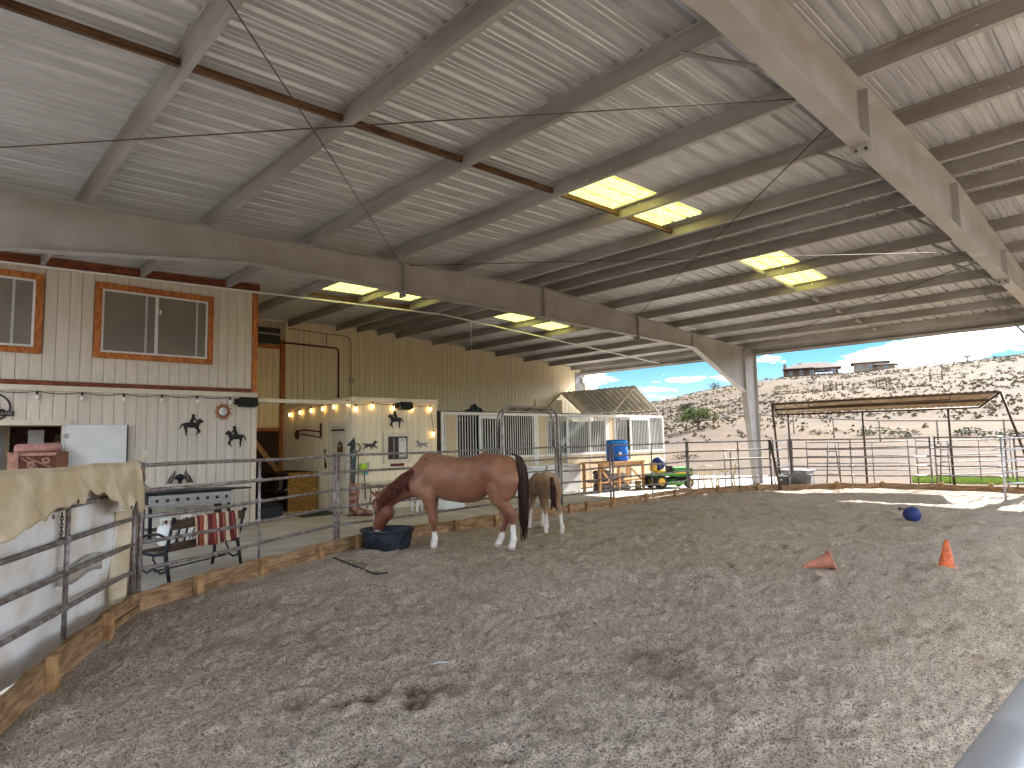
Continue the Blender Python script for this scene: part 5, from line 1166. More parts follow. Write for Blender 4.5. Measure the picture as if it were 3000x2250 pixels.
# carved pink chest on the counter
t = thing('carved_chest', 'dusty pink chest with cut-out flowers and a rolled cushion on the serving counter', 'chest', (1.85, 14.70, 1.165))
PK, PKD = mat('dusty_pink', S(192, 140, 124), 0.75, var=0.15, scale=8, bump=0.2, bscale=20), mat('rust_brown_panel', S(128, 82, 62), 0.75, var=0.2, scale=8)
z0 = 1.168
boxp('core', (1.46, 14.58, z0), (2.23, 14.86, z0+0.40), PKD, t)
boxp('corner_block', (1.38, 14.52, z0), (1.51, 14.90, z0+0.43), PK, t, 0.006); boxp('corner_block', (2.07, 14.515, z0), (2.26, 14.90, z0+0.43), PKD, t, 0.006)
boxp('rail', (1.515, 14.53, z0+0.36), (2.065, 14.575, z0+0.42), PK, t); boxp('rail', (1.515, 14.53, z0), (2.065, 14.575, z0+0.13), PK, t)
for (fx, fz) in ((1.70, 0.20), (1.92, 0.27)):
    q = MB()
    for k in range(7): q.ball((fx+0.045*math.cos(k*0.9), 14.55, z0+fz+0.045*math.sin(k*0.9)), 0.028, 8, 1, 0.4, 1)
    q.build('flower', PK, t)
q = MB(); q.bar((1.53, 14.55, z0+0.34), (1.80, 14.55, z0+0.14), 0.02, 0.02); q.bar((1.62, 14.55, z0+0.34), (2.0, 14.55, z0+0.14), 0.02, 0.02); q.build('vine', PK, t)
q = MB(); g = []
for k in range(25):
    a = 2*math.pi*k/24; g.append([(x, 14.72+0.13*math.cos(a)*e, z0+0.50+0.09*math.sin(a)*e+0.02*(x-1.8)) for x, e in ((1.46, 0.01), (1.465, 0.7), (1.50, 0.98), (1.7, 1.03), (1.9, 1.0), (2.12, 1.02), (2.17, 0.75), (2.175, 0.01))])
q.sheet(g); q.build('cushion', mat('pink_cushion', S(204, 150, 138), 0.9, var=0.12, scale=12, bump=0.25, bscale=18), t)

# ------------------------------------------------------------------ wall ornaments
def plate(q, poly, x, z, sx, sz, y, th=0.012):
    M = Matrix(((sx, 0, 0, x), (0, 0, 1, y), (0, sz, 0, z), (0, 0, 0, 1))); poly = poly if sx > 0 else poly[::-1]; q.prism(poly, M, th); return q
RUN = [(1.0, .50), (.97, .45), (.90, .46), (.86, .42), (.82, .34), (.80, .28), (.86, .21), (.95, .18), (.99, .10), (.96, .09), (.90, .13), (.80, .16), (.74, .20), (.66, .21), (.60, .12), (.66, .05), (.64, .02), (.60, .05), (.54, .13), (.50, .21), (.38, .22), (.30, .18), (.20, .15), (.10, .08), (.06, .04), (.04, .07), (.10, .15), (.17, .22), (.19, .30), (.12, .36), (.02, .38), (0, .44), (.08, .44), (.16, .41), (.26, .43), (.45, .41), (.62, .42), (.70, .50), (.76, .57), (.80, .63), (.83, .60), (.90, .56)]
TROT = [(1.0, .62), (.97, .58), (.90, .60), (.86, .57), (.83, .47), (.80, .40), (.82, .30), (.80, .20), (.74, .06), (.70, .02), (.69, .05), (.73, .16), (.73, .28), (.66, .36), (.45, .36), (.34, .38), (.30, .30), (.34, .20), (.30, .12), (.31, .02), (.36, .0), (.28, .0), (.25, .03), (.25, .14), (.24, .22), (.20, .33), (.19, .44), (.12, .46), (.06, .36), (0, .27), (.03, .42), (.10, .53), (.20, .58), (.35, .60), (.55, .58), (.66, .60), (.75, .70), (.82, .77), (.85, .80), (.88, .76), (.95, .70)]
LEG2 = [(.66, .38), (.76, .36), (.88, .24), (.84, .10), (.80, .10), (.82, .22), (.74, .28), (.64, .32)]
RID = [(.40, .57), (.56, .57), (.60, .50), (.60, .42), (.56, .40), (.54, .48), (.56, .66), (.62, .72), (.70, .66), (.78, .66), (.78, .70), (.70, .72), (.62, .82), (.62, .88), (.68, .90), (.62, .93), (.60, .99), (.53, .99), (.52, .94), (.47, .92), (.52, .89), (.50, .82), (.46, .74), (.42, .64)]
SIL = mat('black_cutout', S(36, 32, 32), 0.6, var=0.1)
def rider(x0, x1, z0, z1, y, label, flip=False):
    t = thing('rider_cutout', label, 'wall ornament', ((x0+x1)/2, y, z0)); sx, xo = ((x1-x0), x0) if not flip else (-(x1-x0), x1)
    plate(MB(), TROT, xo, z0, sx, z1-z0, y-0.020).build('horse_shape', SIL, t); plate(MB(), LEG2, xo, z0, sx, z1-z0, y-0.022, 0.010).build('foreleg', SIL, t); plate(MB(), RID, xo, z0, sx, z1-z0, y-0.024, 0.018).build('rider_shape', SIL, t)
rider(4.30, 4.80, 1.88, 2.36, HY, 'black horse and rider cutout trotting towards the sun clock'); rider(5.27, 5.75, 1.60, 2.10, HY, 'black horse and rider cutout below the sun clock', True)
t = thing('sun_clock', 'round white clock with copper sun rays on the house wall', 'clock', (5.21, HY-0.02, 2.42))
COP = mat('copper_rays', S(176, 106, 56), 0.45, 0.4, var=0.3, scale=12)
for k in range(18):
    a = 2*math.pi*k/18; l = 0.225 if k % 2 else 0.185; p = lambda r, d: (5.21+r*math.cos(a+d), HY-0.022, 2.42+r*math.sin(a+d))
    q = MB(); q.add([p(0.115, -0.15), p(0.115, 0.15), p(0.155, 0.16), p(l, 0.02), p(0.15, -0.08)], [(0, 1, 2, 3, 4)]); q.build('ray', COP, t, solid=0.006)
MB().lathe([(0.001, 0.03), (0.10, 0.03), (0.125, 0.015), (0.125, 0.0)], (5.21, HY-0.004, 2.42), 28, rot=Matrix.Rotation(math.pi/2, 3, 'X')).build('bezel', COP, t)
MB().lathe([(0.001, 0.034), (0.093, 0.033), (0.093, 0.030)], (5.21, HY-0.003, 2.42), 28, rot=Matrix.Rotation(math.pi/2, 3, 'X')).build('dial', WHITE, t)
q = MB(); q.bar((5.21, HY-0.040, 2.42), (5.255, HY-0.040, 2.445), 0.008, 0.003, up=(0, 1, 0)); q.bar((5.21, HY-0.040, 2.42), (5.15, HY-0.040, 2.43), 0.006, 0.003, up=(0, 1, 0)); q.build('hands', BLACKP, t)
t = thing('lane_sign', 'round black metal pine and LANE sign above the serving opening', 'sign', (1.0, HY-0.02, 2.3))
cx, cz = 1.05, 2.44
MB().tube([(cx+0.34*math.cos(a), HY-0.02, cz+0.27*math.sin(a)) for a in np.linspace(0, 2*math.pi, 41)[:-1]], 0.016, 6, closed=True).build('ring', SIL, t)
plate(MB(), [(0, 0), (1, 0), (1, 1), (0, 1)], 0.62, 2.275, 0.83, 0.095, HY-0.030).build('name_bar', SIL, t)
pine = [(0.48, 0)]
for k in range(7): pine += [(0.48-0.42*(1-k/7), 0.10+k*0.13), (0.48-0.20*(1-k/7), 0.14+k*0.13)]
pine += [(0.5, 1.06)]
for k in range(6, -1, -1): pine += [(0.52+0.20*(1-k/7), 0.14+k*0.13), (0.52+0.42*(1-k/7), 0.10+k*0.13)]
pine += [(0.52, 0)]
plate(MB(), pine, 1.05, 2.37, 0.24, 0.27, HY-0.026).build('pine_shape', SIL, t)
plate(MB(), [(0, 0), (1, 0), (.9, .35), (.7, .2), (.55, .6), (.4, .25), (.2, .5), (.1, .1)], 0.78, 2.37, 0.56, 0.11, HY-0.024).build('hill_shape', SIL, t)
fc = bpy.data.curves.new('letters', 'FONT'); fc.body = 'LANE'; fc.size = 0.085; fc.extrude = 0.002; fc.align_x = 'RIGHT'; fc.align_y = 'CENTER'; fc.space_character = 1.15
fo = bpy.data.objects.new('letters_src', fc); COL.objects.link(fo); dg = bpy.context.evaluated_depsgraph_get(); lm = bpy.data.meshes.new_from_object(fo.evaluated_get(dg)); bpy.data.objects.remove(fo)
lm.transform(Matrix.Translation((1.425, HY-0.034, 2.322)) @ Matrix.Rotation(math.pi/2, 4, 'X')); lm.materials.clear(); lm.materials.append(mat('sign_letters', S(170, 160, 160), 0.5)); link('lettering', lm, t, world=True)
t = thing('outlet_cover', 'small cream outlet cover on the house siding', 'outlet', (3.63, HY-0.01, 1.5)); boxp('plate', (3.55, HY-0.03, 1.42), (3.72, HY-0.001, 1.60), CREAM, t, 0.006); boxp('flap', (3.58, HY-0.045, 1.52), (3.69, HY-0.0305, 1.575), WHITE, t, 0.004)
t = thing('iron_spider', 'black wrought-iron spider ornament above the griddle', 'wall ornament', (4.33, HY-0.06, 0.95))
MB().ball((4.33, HY-0.07, 0.98), 0.075, 14, 1, 0.6, 1).build('abdomen', BLACK, t); MB().ball((4.33, HY-0.07, 0.885), 0.045, 12, 1, 0.7, 1).build('head', BLACK, t)
for sd in (-1, 1):
    for k, (dx, dz) in enumerate(((0.16, 0.16), (0.22, 0.10), (0.26, 0.04), (0.20, -0.02))): MB().tube([(4.33+sd*0.05, HY-0.06, 0.95), (4.33+sd*dx*0.7, HY-0.06, 0.97+dz), (4.33+sd*dx, HY-0.05, 0.86)], 0.010, 6).build('leg', BLACK, t)
GREYC = mat('pewter_cutout', S(96, 92, 90), 0.5, 0.4, var=0.2, scale=14)
t = thing('running_horse_cutout', 'dark running horse cutout left of the tack room window', 'wall ornament', (9.07, SY-0.02, 1.6)); plate(MB(), RUN, 8.83, 1.44, 0.49, 0.42, SY-0.022).build('shape', mat('dark_pewter', S(78, 72, 70), 0.5, 0.3), t)
t = thing('running_horse_cutout', 'pale grey running horse cutout right of the tack room window', 'wall ornament', (10.78, SY-0.02, 1.6)); plate(MB(), RUN, 11.02, 1.44, -0.48, 0.40, SY-0.022).build('shape', mat('pale_pewter', S(150, 146, 142), 0.45, 0.4), t)
rider(9.64, 10.16, 2.03, 2.53, SY, 'black horse and rider cutout over the tack room window', True)
# tools on the tack room's side wall
t = thing('antique_saw', 'rusty antique blade tool hung on the tack room side wall', 'wall ornament', (SX0-0.05, 17.3, 1.95))
MB().tube([(SX0-0.04, 18.1, 2.02), (SX0-0.05, 17.7, 2.06), (SX0-0.05, 17.2, 2.02), (SX0-0.05, 16.7, 1.98)], 0.022, 7).build('beam', RUST, t); MB().tube([(SX0-0.05, 17.9, 1.94), (SX0-0.05, 17.2, 1.88), (SX0-0.05, 16.6, 1.80)], 0.018, 6).build('handle', RUST, t)
MB().ball((SX0-0.06, 18.12, 1.92), 0.15, 14, 0.12, 1, 1).build('blade', RUST, t); boxp('bracket', (SX0-0.03, 16.66, 1.84), (SX0-0.004, 16.74, 2.22), RUST, t)
t = thing('small_sign', 'small rusty rider sign hung on the tack room door', 'sign', (SX0-0.03, 15.6, 1.5))
q = MB(); q.box((SX0-0.022, 15.46, 1.40), (SX0-0.012, 15.74, 1.55)); q.build('plate', RUST, t); q = MB()
for k, (y, z) in enumerate(((15.52, 1.60), (15.6, 1.66), (15.66, 1.62))): q.ball((SX0-0.017, y, z), 0.045, 8, 0.15, 1, 1.2)
q.build('figure', RUST, t)
for (y0_, z_) in ((16.42, 1.45),):
    t = thing('iron_hook', 'scrolled black iron hook beside the tack room door', 'hook', (SX0-0.03, y0_, 1.2)); MB().tube([(SX0-0.03, y0_, 0.95), (SX0-0.03, y0_, 1.35), (SX0-0.03, y0_+0.06, 1.42), (SX0-0.03, y0_, 1.48), (SX0-0.03, y0_-0.06, 1.42)], 0.014, 6).build('scroll', BLACK, t); boxp('back_plate', (SX0-0.02, y0_-0.04, 0.95), (SX0-0.003, y0_+0.04, 1.12), BLACK, t)

# ------------------------------------------------------------------ alcove floor and tack room front
t = thing('boot_rack', 'dark wooden boot rack with a chipboard end in the alcove', 'rack', (8.2, 17.6, ZC))
BRN = mat('dark_rack_wood', S(72, 40, 32), 0.7, var=0.2, scale=6)
for z in (ZC+0.04, 0.30, 0.80): boxp('shelf', (7.62, 16.86, z), (8.44, 18.3, z+0.03), BRN, t)
boxp('back_panel', (8.445, 16.86, ZC), (8.475, 18.3, 0.86), BRN, t); boxp('end_panel', (7.62, 16.80, ZC), (8.476, 16.855, 0.86), mat('chipboard', S(186, 136, 66), 0.8, var=0.3, scale=26), t); boxp('end_panel', (7.62, 18.305, ZC), (8.476, 18.35, 0.86), BRN, t); boxp('front_post', (7.60, 17.55, ZC), (7.64, 17.60, 0.86), BRN, t)
def boot(x, y, z, s, m, label, name='boot', ang=0.0, toe=(0, -1)):
    t = thing(name, label, 'boot', (x, y, z)); f = SDF((-0.16, -0.32, -0.01), (0.16, 0.16, 0.46), 0.012)
    f.cone((0, 0.02, 0.40), (0, 0.02, 0.14), 0.085, 0.062, 0.04); f.cone((0, 0.02, 0.12), (0, -0.06, 0.06), 0.062, 0.055, 0.05); f.cone((0, -0.06, 0.055), (0, -0.22, 0.04), 0.055, 0.036, 0.04); f.cone((0, 0.05, 0.03), (0, 0.05, 0.0), 0.045, 0.045, 0.02)
    V, Q = f.mesh(); V = V*s; V[:, 2] = np.maximum(V[:, 2], 0); me = npmesh('boot_shape', V, Q, m)
    link('upper', me, t, rot=(0, 0, ang)); q = MB(); q.box((-0.06*s, -0.25*s, 0), (0.06*s, 0.10*s, 0.02*s)); q.build('sole', BRN, t, world=False, rot=(0, 0, ang)); return t
LTH = mat('pale_leather', S(196, 184, 168), 0.7, var=0.3, scale=12)
boot(7.86, 17.25, 0.335, 0.9, LTH, 'pale boot standing on the rack shelf', ang=R(-60)); boot(7.9, 17.9, 0.335, 0.8, LTH, 'worn boot farther back on the rack shelf', ang=R(-40))
t = thing('black_bin', 'low black storage bin on the alcove floor beside the house corner', 'bin', (6.6, 16.2, ZC)); boxp('tub', (6.25, 15.6, ZC), (6.95, 16.7, 0.12), BLACKP, t, 0.02); boxp('lid', (6.22, 15.57, 0.125), (6.98, 16.73, 0.15), BLACKP, t, 0.01)
# hitching post with halters
t = thing('halter_post', 'turned post hung with ropes and halters by the tack room corner', 'post', (8.40, 14.72, ZC))
PX_, PY_ = 8.40, 14.74
MB().lathe([(0.09, ZC), (0.09, ZC+0.5), (0.06, ZC+0.6), (0.055, 1.35), (0.07, 1.42), (0.05, 1.48)], (PX_, PY_, 0), 14).build('shaft', mat('grey_post', S(96, 86, 80), 0.8, var=0.3, scale=9), t)
f = SDF((-0.2, -0.12, 0), (0.2, 0.12, 0.5), 0.012); f.cone((0, 0, 0.0), (0.02, 0, 0.25), 0.075, 0.06, 0.04); f.cone((0.02, 0, 0.27), (-0.12, 0, 0.19), 0.055, 0.03, 0.03); f.cone((0.03, 0.03, 0.31), (0.04, 0.035, 0.40), 0.02, 0.006, 0.02); f.cone((0.03, -0.03, 0.31), (0.04, -0.035, 0.40), 0.02, 0.006, 0.02)
V, Q = f.mesh(); o = link('horse_head_finial', npmesh('finial', V+np.array([PX_, PY_, 1.40]), Q, mat('verdigris', S(58, 72, 74), 0.6, 0.2, var=0.3, scale=14)), t, world=True)
ring = [(PX_+0.13+0.075*math.cos(a), PY_-0.04, 1.52+0.10*math.sin(a)) for a in np.linspace(-2.2, 2.2, 14)]; MB().tube(ring, 0.014, 6).build('hook_ring', CHARC, t)
RC = [S(86, 120, 140), S(120, 128, 136), S(60, 84, 110), S(150, 140, 130), S(70, 60, 90), S(180, 176, 170)]
rg = random.Random(11)
for k in range(9):
    x0_, ln_ = PX_+rg.uniform(-.09, .10), rg.uniform(.5, 1.15); pts = [(PX_+0.02*k/9, PY_-0.07, 1.46), (x0_, PY_-0.10-0.01*k, 1.30), (x0_+rg.uniform(-.03, .03), PY_-0.11, 1.40-ln_*0.6), (x0_+rg.uniform(-.05, .05), PY_-0.10, 1.42-ln_)]
    MB().tube([Vector(p) for p in pts], 0.013, 6).build('rope', mat('rope%d' % (k % 6), RC[k % 6], 0.9, var=0.2, scale=30), t)
MB().tube([(PX_-0.16+0.09*math.cos(a), PY_-0.06, 0.95+0.24*math.sin(a)) for a in np.linspace(0, 2*math.pi, 19)[:-1]], 0.008, 5, closed=True).build('rope_coil', mat('rope1', S(120, 128, 136)), t)
boot(8.36, 14.52, ZC, 1.75, mat('brindle_leather', S(178, 132, 112), 0.75, var=0.35, scale=7, col2=S(110, 76, 62)), 'large dusty pink leather boot at the foot of the halter post', 'big_boot', R(40))
t = thing('fly_swatter', 'lime green fly mask on a black stick against the tack room', 'fly mask', (8.80, 14.9, 0.9))
MB().ball((8.80, 14.86, 0.98), 0.13, 14, 1, 0.3, 1).build('mask', mat('lime_mesh', S(170, 214, 70), 0.7), t); MB().ball((8.88, 14.90, 0.90), 0.11, 14, 1, 0.25, 1).build('lining', mat('teal_mesh', S(96, 158, 168), 0.7), t); MB().tube([(8.84, 14.88, 0.80), (8.86, 14.88, 0.15)], 0.014, 6).build('stick', BLACKP, t)
t = thing('folding_table', 'white folding table with black legs along the tack room wall', 'table', (9.5, 14.6, ZC))
boxp('top', (8.75, 14.38, 0.56), (10.6, 14.92, 0.60), mat('table_top', S(226, 218, 200), 0.5), t, 0.01)
for x, s_ in ((8.98, -1), (10.35, 1)):
    for y in (14.44, 14.86): MB().tube([(x+s_*0.0, y, 0.55), (x-s_*0.05, y, 0.30), (x-s_*0.02, y, 0.1), (x+s_*0.16, y, ZC+0.012)], 0.014, 7).build('leg', BLACK, t)
MB().tube([(9.2, 14.66, 0.52), (9.45, 14.66, 0.20), (10.0, 14.66, 0.20), (10.2, 14.66, 0.52)], 0.012, 6).build('brace', BLACK, t)
t = thing('step_stool', 'low white plastic step stool under the folding table', 'stool', (10.05, 14.1, ZC)); boxp('seat', (9.85, 13.95, 0.13), (10.25, 14.25, 0.165), WHITE, t, 0.01)
for x in (9.87, 10.19):
    for y in (13.97, 14.19): boxp('leg', (x, y, ZC), (x+0.05, y+0.05, 0.129), WHITE, t)
t = thing('foam_cooler', 'white lidded foam cooler on the concrete behind the mare', 'cooler', (10.9, 13.9, ZC)); boxp('body', (10.6, 13.7, ZC), (11.3, 14.1, 0.06), WHITE, t, 0.012); boxp('lid', (10.58, 13.68, 0.063), (11.32, 14.12, 0.10), WHITE, t, 0.01)
def freezer(x0, x1, label):
    t = thing('chest_freezer', label, 'freezer', ((x0+x1)/2, 14.6, ZC), group='white chest freezers'); boxp('cabinet', (x0, 14.28, ZC+0.03), (x1, 14.92, 0.68), WHITE, t, 0.02); boxp('lid', (x0-0.01, 14.25, 0.69), (x1+0.01, 14.93, 0.77), WHITE, t, 0.02)
    for x in (x0+0.06, x1-0.06): boxp('foot', (x-0.03, 14.3, ZC), (x+0.03, 14.36, ZC+0.03), BLACKP, t)
    boxp('vent_label', (x0+0.12, 14.272, 0.02), (x0+0.34, 14.279, 0.26), mat('freezer_label', S(196, 204, 216), 0.5), t); boxp('handle', ((x0+x1)/2-0.1, 14.225, 0.70), ((x0+x1)/2+0.1, 14.249, 0.74), mat('grey_plastic', S(170, 172, 176), 0.5), t)
freezer(13.62, 15.18, 'white chest freezer partly hidden by the foal'); freezer(15.30, 17.0, 'white chest freezer beside the middle stall door')
t = thing('rubber_mat', 'grey rubber mat on the concrete just outside the boards', 'mat', (5.9, 10.3, ZC)); q = MB(); q.add([(4.3, 9.75, ZC+0.006), (5.2, 9.45, ZC+0.006), (8.9, 10.1, ZC+0.006), (8.8, 11.2, ZC+0.006), (6.4, 11.1, ZC+0.006)], [(0, 1, 2, 3, 4)]); q.build('sheet', mat('grey_mat', S(122, 126, 132), 0.85, var=0.1, scale=3), t, solid=0.01)
t = thing('door_mat', 'dark mat in front of the tack room door', 'mat', (8.0, 15.6, ZC)); boxp('sheet', (7.3, 15.2, ZC+0.001), (8.4, 16.2, ZC+0.012), mat('charcoal_mat', S(70, 72, 72), 0.9), t)
t = thing('tarp_bundle', 'crumpled dark blue tarp lying on top of the first stall', 'tarp', (13.0, 15.2, 2.52)); q = MB(); g = []
for i in range(9): g.append([(12.75+0.12*i*0.55+0.02*math.sin(j*2.0), 15.0+0.09*j, 2.55+0.24*math.sin(math.pi*i/8)*math.sin(math.pi*j/6)*(0.7+0.5*math.sin(i*2.1+j*1.3))) for j in range(7)])
q.sheet(g, False); q.build('cloth', mat('navy_tarp', S(44, 58, 82), 0.6, var=0.3, scale=5), t, solid=0.006)
# ------------------------------------------------------------------ sunny side: bench, barrel, tyres, tractor
YW = mat('yellow_pine', S(198, 156, 108), 0.75, var=0.2, scale=7, stretch=(3, 3, 0.6), rnd=0.08, col2=S(166, 120, 76))
t = thing('work_table', 'rough pine work table carrying the blue barrel', 'table', (18.0, 13.6, ZC))
X0, X1, Y0, Y1 = 16.75, 19.25, 13.25, 14.0
for k in range(4): boxp('top_plank', (X0-0.1, Y0-0.05+0.21*k, 0.78), (X1+0.1, Y0+0.15+0.21*k, 0.82), YW, t)
for x in (X0, (X0+X1)/2-0.2, X1):
    for y in (Y0, Y1-0.07): boxp('leg', (x, y, ZC), (x+0.08, y+0.08, 0.779), YW, t)
boxp('apron', (X0+0.09, Y0-0.02, 0.64), (X1-0.01, Y0-0.001, 0.775), YW, t); boxp('low_shelf', (X0+0.09, Y0+0.02, 0.12), (X1-0.01, Y1-0.1, 0.16), YW, t)
q = MB(); q.bar((X0+0.1, Y0-0.035, 0.53), (X0+0.75, Y0-0.035, -0.05), 0.03, 0.07); q.build('brace', YW, t); q = MB(); q.bar((X1-0.9, Y0-0.035, 0.64), (X1+0.02, Y0-0.035, 0.02), 0.03, 0.07); q.build('brace', YW, t)
t = thing('water_jug', 'bright blue plastic water container on the work table', 'container', (18.18, 13.58, 0.82))
q = MB(); q.lathe([(0.001, 0.823), (0.36, 0.823), (0.38, 0.85), (0.38, 1.02), (0.37, 1.04), (0.38, 1.06), (0.38, 1.28), (0.37, 1.30), (0.38, 1.32), (0.38, 1.50), (0.35, 1.56), (0.001, 1.57)], (18.18, 13.58, 0), 32); q.build('body', mat('bright_blue_plastic', S(16, 110, 220), 0.4, var=0.12, scale=3), t)
MB().lathe([(0.385, 1.46), (0.392, 1.49), (0.385, 1.52)], (18.18, 13.58, 0), 32).build('lid_band', mat('blue_band', S(40, 150, 220), 0.4), t)
boxp('star_label', (17.86, 13.25, 1.05), (18.06, 13.27, 1.14), WHITE, t)
def tyre(x, y, z, label, m=None):
    t = thing('tyre', label, 'tyre', (x, y, z), group='stacked tyres under the work table'); MB().tube([(x+0.24*math.cos(a), y+0.24*math.sin(a), z+0.075) for a in np.linspace(0, 2*math.pi, 25)[:-1]], 0.078, 10, closed=True).build('carcass', m or mat('dusty_tyre', S(112, 106, 104), 0.9, var=0.2, scale=9), t); MB().lathe([(0.17, z+0.02), (0.17, z+0.13)], (x, y, 0), 20).build('bead', mat('dusty_tyre', S(112, 106, 104)), t)
for k in range(5): tyre(17.32+0.02*(k % 2), 13.62, ZC+0.142*k, 'grey tyre in the stack beside the work table leg')
t = thing('feed_sack', 'grey sack lying on the work table shelf', 'sack', (17.9, 13.6, 0.16)); f = SDF((-0.6, -0.3, -0.05), (0.6, 0.3, 0.3), 0.02); f.cone((-0.36, 0, 0.08), (0.36, 0, 0.09), 0.11, 0.12, 0.05, 1.5); V, Q = f.mesh(); link('cloth', npmesh('sack', V+np.array([18.05, 13.6, 0.19]), Q, mat('sackcloth', S(176, 166, 158), 0.9, var=0.1, scale=8)), t, world=True)
boxp('stitched_end', (17.56, 13.52, 0.24), (17.60, 13.68, 0.32), mat('sackcloth2', S(190, 180, 168), 0.9), t)
t = thing('paint_can', 'brown can with a yellow label beneath the work table', 'can', (18.72, 13.12, ZC)); MB().lathe([(0.001, ZC), (0.11, ZC), (0.11, 0.10), (0.001, 0.10)], (18.72, 13.12, 0), 18, smooth=False).build('body', mat('can_brown', S(104, 82, 66), 0.5), t); MB().lathe([(0.112, ZC+0.08), (0.112, ZC+0.22)], (18.72, 13.12, 0), 18).build('label_band', mat('can_label', S(214, 180, 96), 0.6, var=0.4, scale=16), t)
t = thing('rubble_bags', 'pale bags piled under the work table', 'bags', (18.2, 13.6, ZC)); f = SDF((-0.7, -0.35, -0.03), (0.7, 0.35, 0.36), 0.022)
for (x, y, z, l) in ((-0.3, 0, 0.07, .22), (0.3, 0.02, 0.07, .2), (0.0, 0, 0.19, .24)): f.cone((x-l, y, z), (x+l, y, z), 0.09, 0.09, 0.03, 1.8)
V, Q = f.mesh(); link('sacking', npmesh('bags', V+np.array([18.25, 13.6, ZC]), Q, mat('pale_sacking', S(196, 192, 190), 0.9, var=0.25, scale=9)), t, world=True); boxp('tie', (18.2, 13.36, 0.05), (18.28, 13.39, 0.09), RUST, t)
# lawn tractor
t = thing('lawn_tractor', 'green lawn tractor with yellow wheels parked on the sunny concrete', 'lawn tractor', (19.85, 12.75, ZC))
TRG, TRY, TYR = mat('tractor_green', S(70, 140, 58), 0.4, var=0.08, scale=4), mat('tractor_yellow', S(232, 188, 60), 0.45), mat('tractor_tyre', S(52, 50, 48), 0.85, var=0.2, scale=12)
TM = Matrix.Translation((19.85, 12.75, ZC)) @ Matrix.Rotation(R(-28), 4, 'Z')
def tb(name, a, b, m, bev=0.02, par=None):
    q = MB(); q.cbox((0, 0, 0), (b[0]-a[0], b[1]-a[1], b[2]-a[2])); c = Vector(((a[0]+b[0])/2, (a[1]+b[1])/2, (a[2]+b[2])/2)); q.v = [tuple(TM @ (Vector(v)+c)) for v in q.v]; return q.build(name, m, par or t, bevel=bev)
tb('hood', (0.25, -0.27, 0.38), (1.0, 0.27, 0.72), TRG, 0.06); tb('grille', (1.001, -0.22, 0.40), (1.03, 0.22, 0.68), BLACKP); tb('fender_deck', (-0.62, -0.44, 0.44), (0.22, 0.44, 0.52), TRG, 0.03); tb('chassis', (-0.5, -0.2, 0.24), (0.95, 0.2, 0.38), BLACK); tb('mower_deck', (-0.15, -0.52, 0.12), (0.5, 0.52, 0.26), TRG, 0.03); tb('dash', (0.12, -0.18, 0.52), (0.24, 0.18, 0.78), BLACKP); tb('foot_panel', (0.0, -0.42, 0.28), (0.24, 0.42, 0.31), TRG)
tb('seat', (-0.42, -0.22, 0.54), (-0.06, 0.22, 0.63), TRY, 0.04); tb('seat_back', (-0.50, -0.22, 0.60), (-0.40, 0.22, 0.92), TRY, 0.04); tb('hood_stripe', (0.27, -0.276, 0.50), (0.97, -0.271, 0.55), TRY, 0.0)
for (x, y, r, w) in ((-0.38, -0.38, 0.25, 0.20), (-0.38, 0.38, 0.25, 0.20), (0.75, -0.36, 0.18, 0.14), (0.75, 0.36, 0.18, 0.14)):
    rt = TM.to_3x3() @ Matrix.Rotation(math.pi/2, 3, 'X'); c = TM @ Vector((x, y, r))
    wq = MB().lathe([(r*0.55, -w/2), (r*0.93, -w/2), (r, -w*0.3), (r, w*0.3), (r*0.93, w/2), (r*0.55, w/2)], c, 26, rot=rt).build('wheel', TYR, t)
    MB().lathe([(0.001, -w*0.30), (r*0.45, -w*0.34), (r*0.56, -w*0.48), (r*0.56, w*0.48), (r*0.45, w*0.34), (0.001, w*0.30)], c, 22, rot=rt).build('rim', TRY, wq)
MB().tube([TM @ Vector((0.02+0.16*math.cos(a)*0.5, 0.16*math.sin(a), 0.86+0.10*math.cos(a))) for a in np.linspace(0, 2*math.pi, 19)[:-1]], 0.012, 6, closed=True).build('steering_wheel', BLACKP, t); MB().tube([TM @ Vector((0.18, 0, 0.72)), TM @ Vector((0.02, 0, 0.86))], 0.014, 6).build('steering_column', BLACKP, t)
t = thing('blue_ball', 'dark blue inflatable ball resting on the tractor seat', 'ball', TM @ Vector((-0.24, 0, 0.86))); MB().ball(TM @ Vector((-0.24, 0, 0.87)), 0.24, 24).build('shell', BLU, t); MB().ball(TM @ Vector((-0.42, -0.17, 0.87)), 0.05, 10).build('knob', BLACKP, t)
